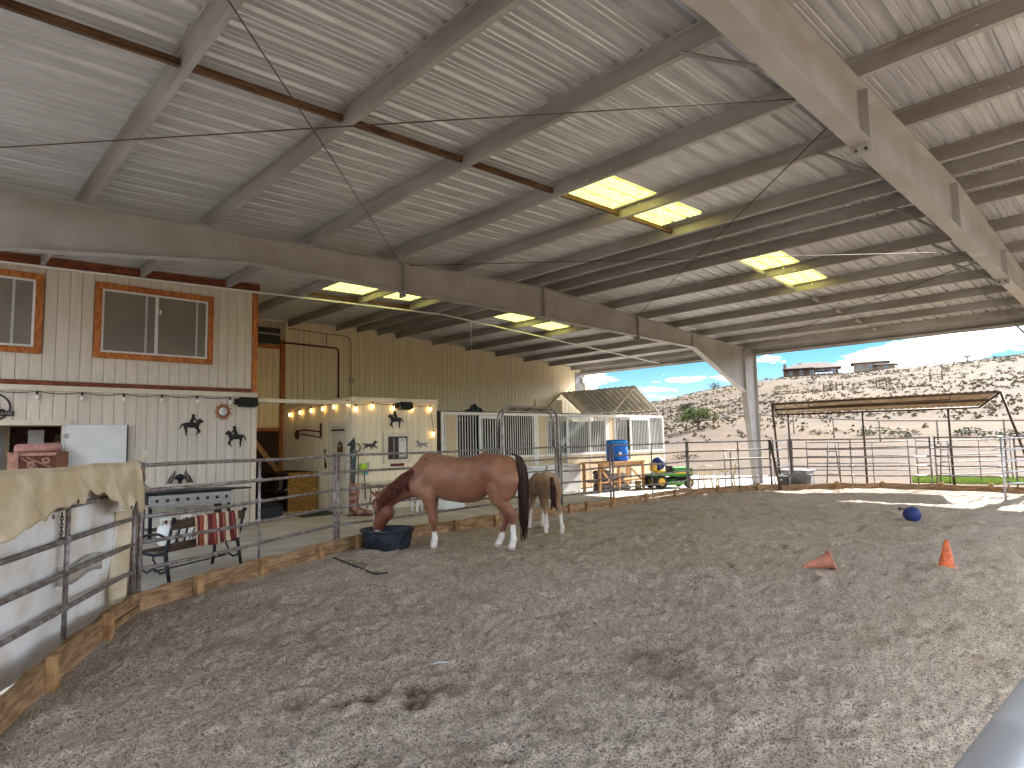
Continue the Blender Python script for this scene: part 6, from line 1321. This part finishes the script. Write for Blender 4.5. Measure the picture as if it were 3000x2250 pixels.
# plastic chairs behind the panel
def chair(x, y, a, label):
    t = thing('lawn_chair', label, 'chair', (x, y, ZC), a, group='beige plastic lawn chairs'); m = mat('beige_resin', S(222, 208, 176), 0.5)
    MB().box((-0.26, -0.24, 0.38), (0.26, 0.26, 0.415)).build('seat', m, t, world=False, bevel=0.01)
    for sx in (-1, 1):
        MB().tube([(sx*0.27, -0.26, 0), (sx*0.25, -0.24, 0.38)], 0.026, 7).build('leg', m, t, world=False); MB().tube([(sx*0.27, 0.30, 0), (sx*0.25, 0.24, 0.38)], 0.026, 7).build('leg', m, t, world=False); MB().tube([(sx*0.29, -0.24, 0.40), (sx*0.30, -0.22, 0.62), (sx*0.29, 0.05, 0.63), (sx*0.27, 0.28, 0.62)], 0.022, 7).build('arm', m, t, world=False)
    for k in range(-3, 4): MB().bar((k*0.066, 0.25, 0.41), (k*0.080, 0.36, 0.80-0.008*k*k), 0.036, 0.014, up=(0, 1, 0)).build('back_slat', m, t, world=False)
    MB().tube([(-0.27, 0.34, 0.74), (-0.2, 0.37, 0.83), (0, 0.38, 0.86), (0.2, 0.37, 0.83), (0.27, 0.34, 0.74)], 0.022, 7).build('back_top', m, t, world=False)
chair(19.3, 11.0, R(150), 'beige plastic lawn chair turned towards the work table'); chair(20.2, 10.6, R(215), 'beige plastic lawn chair beside the lumber rack')
t = thing('lumber_rack', 'pipe rack holding white boards in front of the tapered column', 'rack', (21.3, 10.0, ZC)); m2 = mat('white_board', S(232, 228, 218), 0.6)
for (x, y) in ((20.55, 10.55), (22.0, 9.55)):
    MB().tube([(x, y, ZC), (x, y, 1.05)], 0.025, 8).build('post', PIPE, t); MB().tube([(x+0.15, y+0.3, ZC), (x+0.15, y+0.3, 1.05)], 0.025, 8).build('post', PIPE, t)
for z in (0.82, 1.12): MB().bar((20.4, 10.65, z), (22.15, 9.45, z), 0.22, 0.05).build('board', m2, t)
t = thing('storage_box', 'pale grey plastic storage box beyond the narrow panel', 'box', (22.6, 9.3, ZC)); boxp('body', (22.0, 8.6, ZC), (22.7, 9.5, 0.36), mat('grey_bin', S(168, 166, 166), 0.6), t, 0.02); boxp('lid', (21.97, 8.57, 0.363), (22.73, 9.53, 0.41), mat('grey_bin_lid', S(190, 188, 186), 0.6), t, 0.01)

# ------------------------------------------------------------------ lean-to shade
t = thing('lean_to_shade', 'corrugated metal lean-to shade on thin pipe posts behind the far panels', 'shelter', (21, 6, ZC))
FL, FRt, RRt, RL = Vector((19.05, 8.35, 2.60)), Vector((21.1, 3.05, 2.70)), Vector((22.9, 3.85, 2.36)), Vector((20.9, 9.0, 2.33))
q = MB(); g = []; n = 140
for i in range(n+1):
    f = i/n; w = 0.016*math.sin(i*math.pi/2); a, b = FL.lerp(FRt, f), RL.lerp(RRt, f); g.append([tuple(a.lerp(b, k/3)+Vector((0, 0, w))) for k in range(4)])
q.sheet(g); q.build('roof_sheet', mat('lean_to_sheet', S(206, 198, 182), 0.55, 0.1, col2=S(180, 164, 136), scale=2), t)
RP = mat('rail_steel', S(92, 74, 58), 0.6, 0.2, var=0.2, scale=10)
for (a, b) in ((FL, FRt), (RL, RRt), (FL.lerp(RL, .5), FRt.lerp(RRt, .5)), (FL, RL), (FRt, RRt)): MB().tube([a-Vector((0, 0, 0.05)), b-Vector((0, 0, 0.05))], 0.030, 8).build('beam', RP, t)
MB().tube([FL.lerp(FRt, 0.18)-Vector((0, 0, 0.06)), FL.lerp(FRt, 0.18)-Vector((0, 0, 0.19)), FL.lerp(FRt, 0.80)-Vector((0, 0, 0.19)), FL.lerp(FRt, 0.80)-Vector((0, 0, 0.06))], 0.018, 7).build('hanger_bar', RP, t)
for p_, ft in ((FL, (19.1, 8.2)), (RL.lerp(RRt, .06), None), (RL.lerp(RRt, .45), None), (RL.lerp(RRt, .86), None), (FRt, (20.95, 2.35))):
    MB().tube([p_-Vector((0, 0, 0.05)), Vector(((ft or (p_.x, p_.y))[0], (ft or (p_.x, p_.y))[1], -0.25))], 0.032, 8).build('post', RP, t)
t = thing('gate_post', 'leaning weathered gate post with hinge pins beside the stock tank', 'post', (18.9, 8.0, 0)); MB().tube([(18.78, 8.36, 1.48), (18.62, 8.02, -0.15)], 0.04, 9).build('shaft', RP, t)
for z in (0.3, 0.8, 1.2): MB().tube([(18.63+0.10*z, 8.04+0.21*z-0.03, z), (18.71+0.10*z, 8.0+0.21*z, z)], 0.03, 8).build('hinge', PIPEL, t)
# loose pens beyond the arena
for (a, b, lb) in (((24.2, 9.4), (25.4, 6.4), 'loose grey pen panel standing in the dirt yard'), ((25.6, 6.2), (28.6, 4.0), 'second loose pen panel turned away in the dirt yard')):
    panel(a, b, lb, (0.33, 0.66), m=mat('pen_steel', S(128, 122, 120), 0.6, 0.2), rails=(1.3, 1.05, 0.8, 0.55, 0.3, 0.1), r=0.018, zb=-0.24, top=1.42, group='loose pen panels in the yard')
for (x, y, lb) in ((23.6, 8.3, 'grey pipe trestle left of the loose pen panels'), (25.4, 5.3, 'grey pipe trestle between the loose pen panels')):
    t = thing('pipe_trestle', lb, 'trestle', (x, y, -0.24)); mm = mat('pen_steel', S(128, 122, 120))
    for dx in (-0.18, 0.18): MB().tube([(x+dx, y-dx, -0.24), (x+dx*0.5, y-dx*0.5, 1.25)], 0.022, 7).build('leg', mm, t)
    for z in (0.2, 0.6, 1.0): MB().tube([(x-0.14, y+0.14, z), (x+0.14, y-0.14, z)], 0.016, 6).build('rung', mm, t)
GRS = mat('lawn_green', S(116, 150, 60), 0.8, var=0.25, scale=3, col2=S(150, 160, 80))
rg = np.random.default_rng(4); n = 16000; gr_, ga_ = rg.uniform(27.5, 30.5, n), np.radians(rg.uniform(6.5, 14.0, n)); gx = gr_*np.cos(ga_); gy = gr_*np.sin(ga_); hgt = rg.uniform(0.06, 0.16, n); an = rg.uniform(0, 6.28, n); gz = ground_h(gx, gy); w = 0.012
V = np.stack([np.stack([gx-w*np.cos(an), gy-w*np.sin(an), gz-0.01], 1), np.stack([gx+w*np.cos(an), gy+w*np.sin(an), gz-0.01], 1), np.stack([gx+0.04*np.sin(an*3), gy+0.04*np.cos(an*3), gz+hgt], 1)], 1).reshape(-1, 3)
tag(link('grass', npmesh('grass', V, np.arange(3*n).reshape(-1, 3), GRS, False)), 'strip of bright green grass beyond the far panel', 'grass', kind='stuff')

# ------------------------------------------------------------------ hillside: fence, shrubs, juniper, houses
def gz_(x, y): return float(ground_h(x, y))
FP = [(62, 33), (56, 26.5), (50.5, 20.5), (47.5, 16.5), (45.5, 13), (44, 9.5), (43, 6.2), (42.5, 2.5), (42.3, -1.5)]
fence = thing('pipe_rail_fence', 'single-rail pipe fence crossing the foot of the hill', 'fence', (47, 16, 0)); FM = mat('far_pipe', S(120, 104, 92), 0.7, 0.1)
tp = [Vector((x, y, gz_(x, y)+1.35)) for x, y in FP]
for a, b in zip(tp[:-1], tp[1:]): MB().tube([a, b], 0.04, 6).build('rail', FM, fence)
for p_ in tp: MB().tube([p_-Vector((0, 0, 1.7)), p_+Vector((0, 0, 0.05))], 0.05, 7).build('post', FM, fence)
def polar(az, r): return r*math.cos(R(az)), r*math.sin(R(az))
for (az, r, w, lb) in ((19.0, 118, 2.0, 'wooden corner brace of four posts on the hillside'), (15.6, 120, 1.4, 'wooden H brace halfway along the hillside wire fence'), (12.0, 122, 1.6, 'tall wooden H brace up the hillside wire fence'), (32.3, 105, 1.2, 'pair of wooden posts beyond the end stall')):
    t = thing('brace_posts', lb, 'fence posts', (*polar(az, r), gz_(*polar(az, r)))); nn = 4 if 'four' in lb else 2; PW = mat('post_wood', S(94, 76, 62), 0.9)
    d = Vector((-math.sin(R(az)), math.cos(R(az)), 0)); c0 = Vector((*polar(az, r), 0)); tops = []
    for k in range(nn):
        p_ = c0+d*(w*(k/(nn-1)-0.5)*(1.4 if nn == 4 else 1)); z = gz_(p_.x, p_.y); MB().tube([(p_.x, p_.y, z-0.3), (p_.x, p_.y, z+1.5)], 0.11, 7).build('post', PW, t); tops.append(Vector((p_.x, p_.y, z+1.0)))
    MB().tube([tops[0], tops[-1]], 0.07, 6).build('cross_rail', PW, t)
# leaf clumps
def clump(n, rx, rz, leaf, seed, flat=0.35):
    g = np.random.default_rng(seed); V = []; c = []
    lobes = [(g.uniform(-.5, .5)*rx, g.uniform(-.5, .5)*rx, g.uniform(.25, .7)*rz, g.uniform(.35, .6)*rx) for _ in range(6)]
    for i in range(n):
        lx, ly, lz, lr = lobes[i % 6]; d = g.normal(size=3); d /= np.linalg.norm(d); rr = lr*g.uniform(0.55, 1.05); p = np.array([lx, ly, lz])+d*np.array([rr, rr, rr*rz/rx*0.9]); p[2] = max(p[2], 0.02)
        a = g.normal(size=3); a /= np.linalg.norm(a); b = np.cross(a, g.normal(size=3)); b /= np.linalg.norm(b); s = leaf*g.uniform(0.6, 1.3)
        V += [p-a*s-b*s*flat, p+a*s-b*s*flat, p+a*s*0.6+b*s*flat, p-a*s*0.6+b*s*flat]
    return np.array(V), np.arange(4*n).reshape(-1, 4)
SG = [mat('sage_shrub', S(100, 99, 78), 0.9, var=0.25, scale=3, col2=S(76, 75, 56), rnd=0.15), mat('olive_shrub', S(88, 90, 60), 0.9, var=0.25, scale=3, col2=S(64, 68, 44), rnd=0.15), mat('straw_tuft', S(120, 102, 66), 0.9, var=0.2, scale=3, rnd=0.12)]
SHR = []
for k in range(9): V, Q = clump(130 if k % 3 else 170, 0.75, 0.50, 0.065, 40+k); SHR.append(npmesh('foliage', V, Q, SG[k % 3 if k % 3 < 2 else (2 if k == 8 else 0)], False))
q = MB(); q.tube([(0, 0, -0.15), (0.03, 0.02, 0.25)], 0.03, 5); q.tube([(0, 0, -0.05), (-0.15, 0.1, 0.28)], 0.02, 5); STEM = q.me('stem', mat('shrub_stem', S(92, 76, 62), 0.9))
rg = random.Random(21); cnt = 0
zone = ['on the lower hillside', 'on the middle of the hillside', 'near the hill crest']
while cnt < 170:
    az = rg.uniform(2, 37); r = 66+132*rg.random()**0.8; x, y = polar(az, r)
    dens = float(fbm(x/22, y/22, 5.0, o=3))
    if rg.random() > dens*1.7-0.25: continue
    s = rg.uniform(0.45, 1.05)*(1.35 if r > 120 else 1.0); k = rg.randrange(9); zi = 0 if r < 95 else 1 if r < 150 else 2
    kind = ['grey-green sagebrush', 'olive green desert shrub', 'straw-coloured dry bush'][(k % 3) if k % 3 < 2 else (2 if k == 8 else 0)]
    o = thing('desert_shrub', '%s growing %s' % (kind, zone[zi]), 'shrub', (x, y, gz_(x, y)-0.05*s), rg.uniform(0, 6.28), group='%s %s' % (kind, zone[zi])); o.scale = (s*1.15, s*1.15, s*rg.uniform(.75, 1.1))
    link('foliage', SHR[k], o); link('stem', STEM, o); cnt += 1
g = np.random.default_rng(8); N_ = 10000; azs = np.radians(g.uniform(-6, 40, N_)); rs = 52+147*g.random(N_)**0.75; xs, ys = rs*np.cos(azs), rs*np.sin(azs); keep = fbm(xs/14, ys/14, 2.0, o=3) > g.random(N_)*0.35+0.33; xs, ys = xs[keep], ys[keep]; zs = ground_h(xs, ys); n = len(xs)
parts = []
for k in range(5):
    a = g.uniform(0, 6.28, n); s = g.uniform(0.05, 0.17, n); dx, dy, dz = g.normal(0, .13, n), g.normal(0, .13, n), g.uniform(0.0, .22, n)
    cx_, cy_, cz_ = xs+dx, ys+dy, zs+dz; ca, sa = np.cos(a)*s, np.sin(a)*s; tl = g.uniform(-.5, .5, n)*s
    parts.append(np.stack([np.stack([cx_-ca, cy_-sa, cz_-s*.4], 1), np.stack([cx_+ca, cy_+sa, cz_-s*.4], 1), np.stack([cx_+ca*.5+tl, cy_+sa*.5-tl, cz_+s*.7], 1), np.stack([cx_-ca*.5+tl, cy_-sa*.5-tl, cz_+s*.7], 1)], 1))
V = np.concatenate(parts).reshape(-1, 3); tag(link('dry_tufts', npmesh('dry_tufts', V, np.arange(len(V)).reshape(-1, 4), mat('dry_tuft', S(104, 88, 62), 0.95, var=0.3, scale=0.7, col2=S(78, 70, 50)), False)), 'dry grass and brush tufts scattered over the hillside', 'brush', kind='stuff')
def tree(x, y, h, rx, lean, label, leafm, seed, nl=2600, tx=0.0):
    z = gz_(x, y); t = thing('juniper_tree', label, 'tree', (x, y, z)); g = random.Random(seed)
    q = MB(); q.tube([(x, y, z-0.3), (x+lean*0.3, y, z+h*0.25), (x+lean, y+0.1, z+h*0.55)], [0.16, 0.12, 0.06], 8)
    for k in range(7): a = k*0.9; e = Vector((x+lean*.5+rx*0.7*math.cos(a), y+rx*0.7*math.sin(a), z+h*g.uniform(.35, .70))); q.tube([(x+lean*0.3, y, z+h*(0.18+0.03*k)), Vector((x+lean*.4, y, z+h*.4)).lerp(e, .5), e], [0.06, 0.045, 0.02], 6)
    q.build('trunk', mat('juniper_bark', S(104, 84, 70), 0.9), t)
    gg = np.random.default_rng(seed); V = []
    lobes = [(x+lean*.5+rx*gg.uniform(-.7, .7), y+rx*gg.uniform(-.7, .7), z+h*gg.uniform(.30, .80), rx*gg.uniform(.22, .42)) for _ in range(16)]
    P0 = np.array([l[:3] for l in lobes]); li = gg.integers(0, 16, nl); d = gg.normal(size=(nl, 3)); d /= np.linalg.norm(d, axis=1)[:, None]; rr = np.array([l[3] for l in lobes])[li]*gg.uniform(.5, 1.08, nl); p = P0[li]+d*rr[:, None]*np.array([1, 1, .62])
    a = gg.normal(size=(nl, 3)); a /= np.linalg.norm(a, axis=1)[:, None]; b = np.cross(a, gg.normal(size=(nl, 3))); b /= np.linalg.norm(b, axis=1)[:, None]; s = (0.07*gg.uniform(.6, 1.4, nl))[:, None]
    V = np.stack([p-a*s-b*s*.5, p+a*s-b*s*.5, p+a*s*.5+b*s*.6, p-a*s*.5+b*s*.6], 1).reshape(-1, 3); link('crown', npmesh('crown', V, np.arange(4*nl).reshape(-1, 4), leafm, False), t, world=True)
JL = mat('juniper_leaf', S(102, 112, 58), 0.85, var=0.3, scale=2.5, col2=S(62, 74, 36))
tree(56.4, 32.2, 2.7, 2.0, 0.5, 'spreading green juniper beyond the end stall', JL, 3)
for (az, r, h, rx, lb, sd) in ((13.6, 196, 4.2, 2.0, 'bare-stemmed dark juniper on the hill crest', 4), (10.0, 198, 3.0, 2.2, 'round dark juniper on the hill crest', 5), (28.2, 196, 2.4, 1.8, 'lone dark juniper on the crest near the column', 6), (30.6, 98, 1.9, 1.7, 'low green juniper halfway up the hill', 7)):
    tree(*polar(az, r), h, rx, 0.1, lb, mat('dark_juniper_leaf', S(74, 82, 50), 0.9, var=0.3, scale=1.5, col2=S(44, 52, 30)), sd, 900)
for (az, r, s, k, lb) in ((16.4, 52, 2.0, 3, 'pale sage bush beside the hill fence'), (14.2, 50, 1.9, 1, 'yellow-green bush beside the hill fence'), (10.3, 50, 1.7, 3, 'wide sage bush left of the leaning shelter leg'), (8.2, 47, 2.0, 1, 'bushy green shrub right of the leaning shelter leg'), (20.2, 54, 1.2, 4, 'small green bush below the hill fence'), (31.0, 40, 1.3, 1, 'yellow-green weeds behind the lawn tractor')):
    x, y = polar(az, r); o = thing('desert_shrub', lb, 'shrub', (x, y, gz_(x, y)-0.08), az, group=None); o.scale = (s, s, s*0.62); link('foliage', SHR[k], o); link('stem', STEM, o)
# hilltop houses
def hill_house(c, ang, L, D, hw, hr, wallm, roofm, label, chim=True, porch=True):
    z = min(gz_(c[0], c[1]), gz_(c[0]+3, c[1]-3), gz_(c[0]-3, c[1]+3))-0.3; t = thing('hill_house', label, 'house', (c[0], c[1], z), ang)
    MB().box((-L/2, -D/2, -1.5), (L/2, D/2, hw)).build('wall', wallm, t, world=False)
    q = MB(); e = 0.8; a = [(-L/2-e, -D/2-e, hw), (L/2+e, -D/2-e, hw), (L/2+e, D/2+e, hw), (-L/2-e, D/2+e, hw), (-L/2+D*0.45, 0, hw+hr), (L/2-D*0.45, 0, hw+hr)]
    q.add(a, [(0, 1, 5, 4), (1, 2, 5), (2, 3, 4, 5), (3, 0, 4), (0, 3, 2, 1)]); rf = q.build('roof', roofm, t, world=False, solid=0.15)
    if chim:
        for x in (-L/2-0.3, -L*0.22): MB().box((x-0.4, -0.5, -1), (x+0.4, 0.5, hw+hr*0.8+0.4)).build('chimney', wallm, rf, world=False)
    n = int(L/2.6)
    for k in range(n):
        x = -L/2+(k+0.5)*L/n; w = MB().box((x-0.45, -D/2-0.06, hw*0.35), (x+0.45, -D/2-0.005, hw*0.78)).build('window', mat('far_frame', S(210, 204, 196), 0.6), t, world=False); MB().box((x-0.38, -D/2-0.09, hw*0.38), (x+0.38, -D/2-0.065, hw*0.75)).build('pane', mat('far_glass', S(116, 130, 146), 0.1), w, world=False)
    if porch:
        for k in range(4): x = -L/2-0.5+k*L/6; MB().box((x-0.1, -D/2-2.0, -1), (x+0.1, -D/2-1.8, hw)).build('porch_post', wallm, t, world=False)
        MB().box((-L/2-0.8, -D/2-2.2, hw-0.05), (-L/2+L*0.55, -D/2-0.81, hw+0.12)).build('porch_roof', roofm, t, world=False)
    return t
BR1, RF1 = mat('brown_house_wall', S(112, 92, 84), 0.8, var=0.1, scale=0.5), mat('brown_shingle', S(118, 104, 96), 0.85, var=0.12, scale=1.5)
hill_house((187.4, 70.0), math.atan2(-63.2+77.2, -(189.8-184.5))+math.pi, 13.5, 7, 2.6, 1.9, BR1, RF1, 'long low brown house with chimneys on the hilltop')
hill_house((192.4, 56.2), math.atan2(10.3, -3.0)+math.pi, 8.0, 8, 3.0, 1.5, mat('tan_house_wall', S(150, 132, 118), 0.8), RF1, 'boxy tan house with a hipped roof on the hilltop', False, False)
hill_house((190.5, 51.8), math.atan2(10.3, -3.0)+math.pi, 4.2, 5, 2.0, 0.9, mat('tan_house_wall', S(150, 132, 118), 0.8), RF1, 'small tan garage wing beside the boxy house', False, False)
x, y = 184.2, 65.6
t = thing('parked_car', 'white car parked beside the brown hilltop house', 'car', (x, y, gz_(x, y)), math.atan2(14, -5.3)); q = MB(); WC = mat('car_white', S(226, 226, 228), 0.3)
MB().box((-2.2, -0.85, 0.3), (2.2, 0.85, 0.95)).build('body', WC, t, world=False, bevel=0.15); MB().box((-1.2, -0.75, 0.951), (1.1, 0.75, 1.5)).build('cabin', mat('car_glass', S(50, 56, 64), 0.1), t, world=False, bevel=0.2)
for sx in (-1.35, 1.35):
    for sy in (-0.8, 0.8): MB().lathe([(0.001, -0.1), (0.33, -0.1), (0.33, 0.1), (0.001, 0.1)], (sx, sy, 0.33), 16, rot=Matrix.Rotation(math.pi/2, 3, 'X')).build('wheel', TYR, t, world=False)
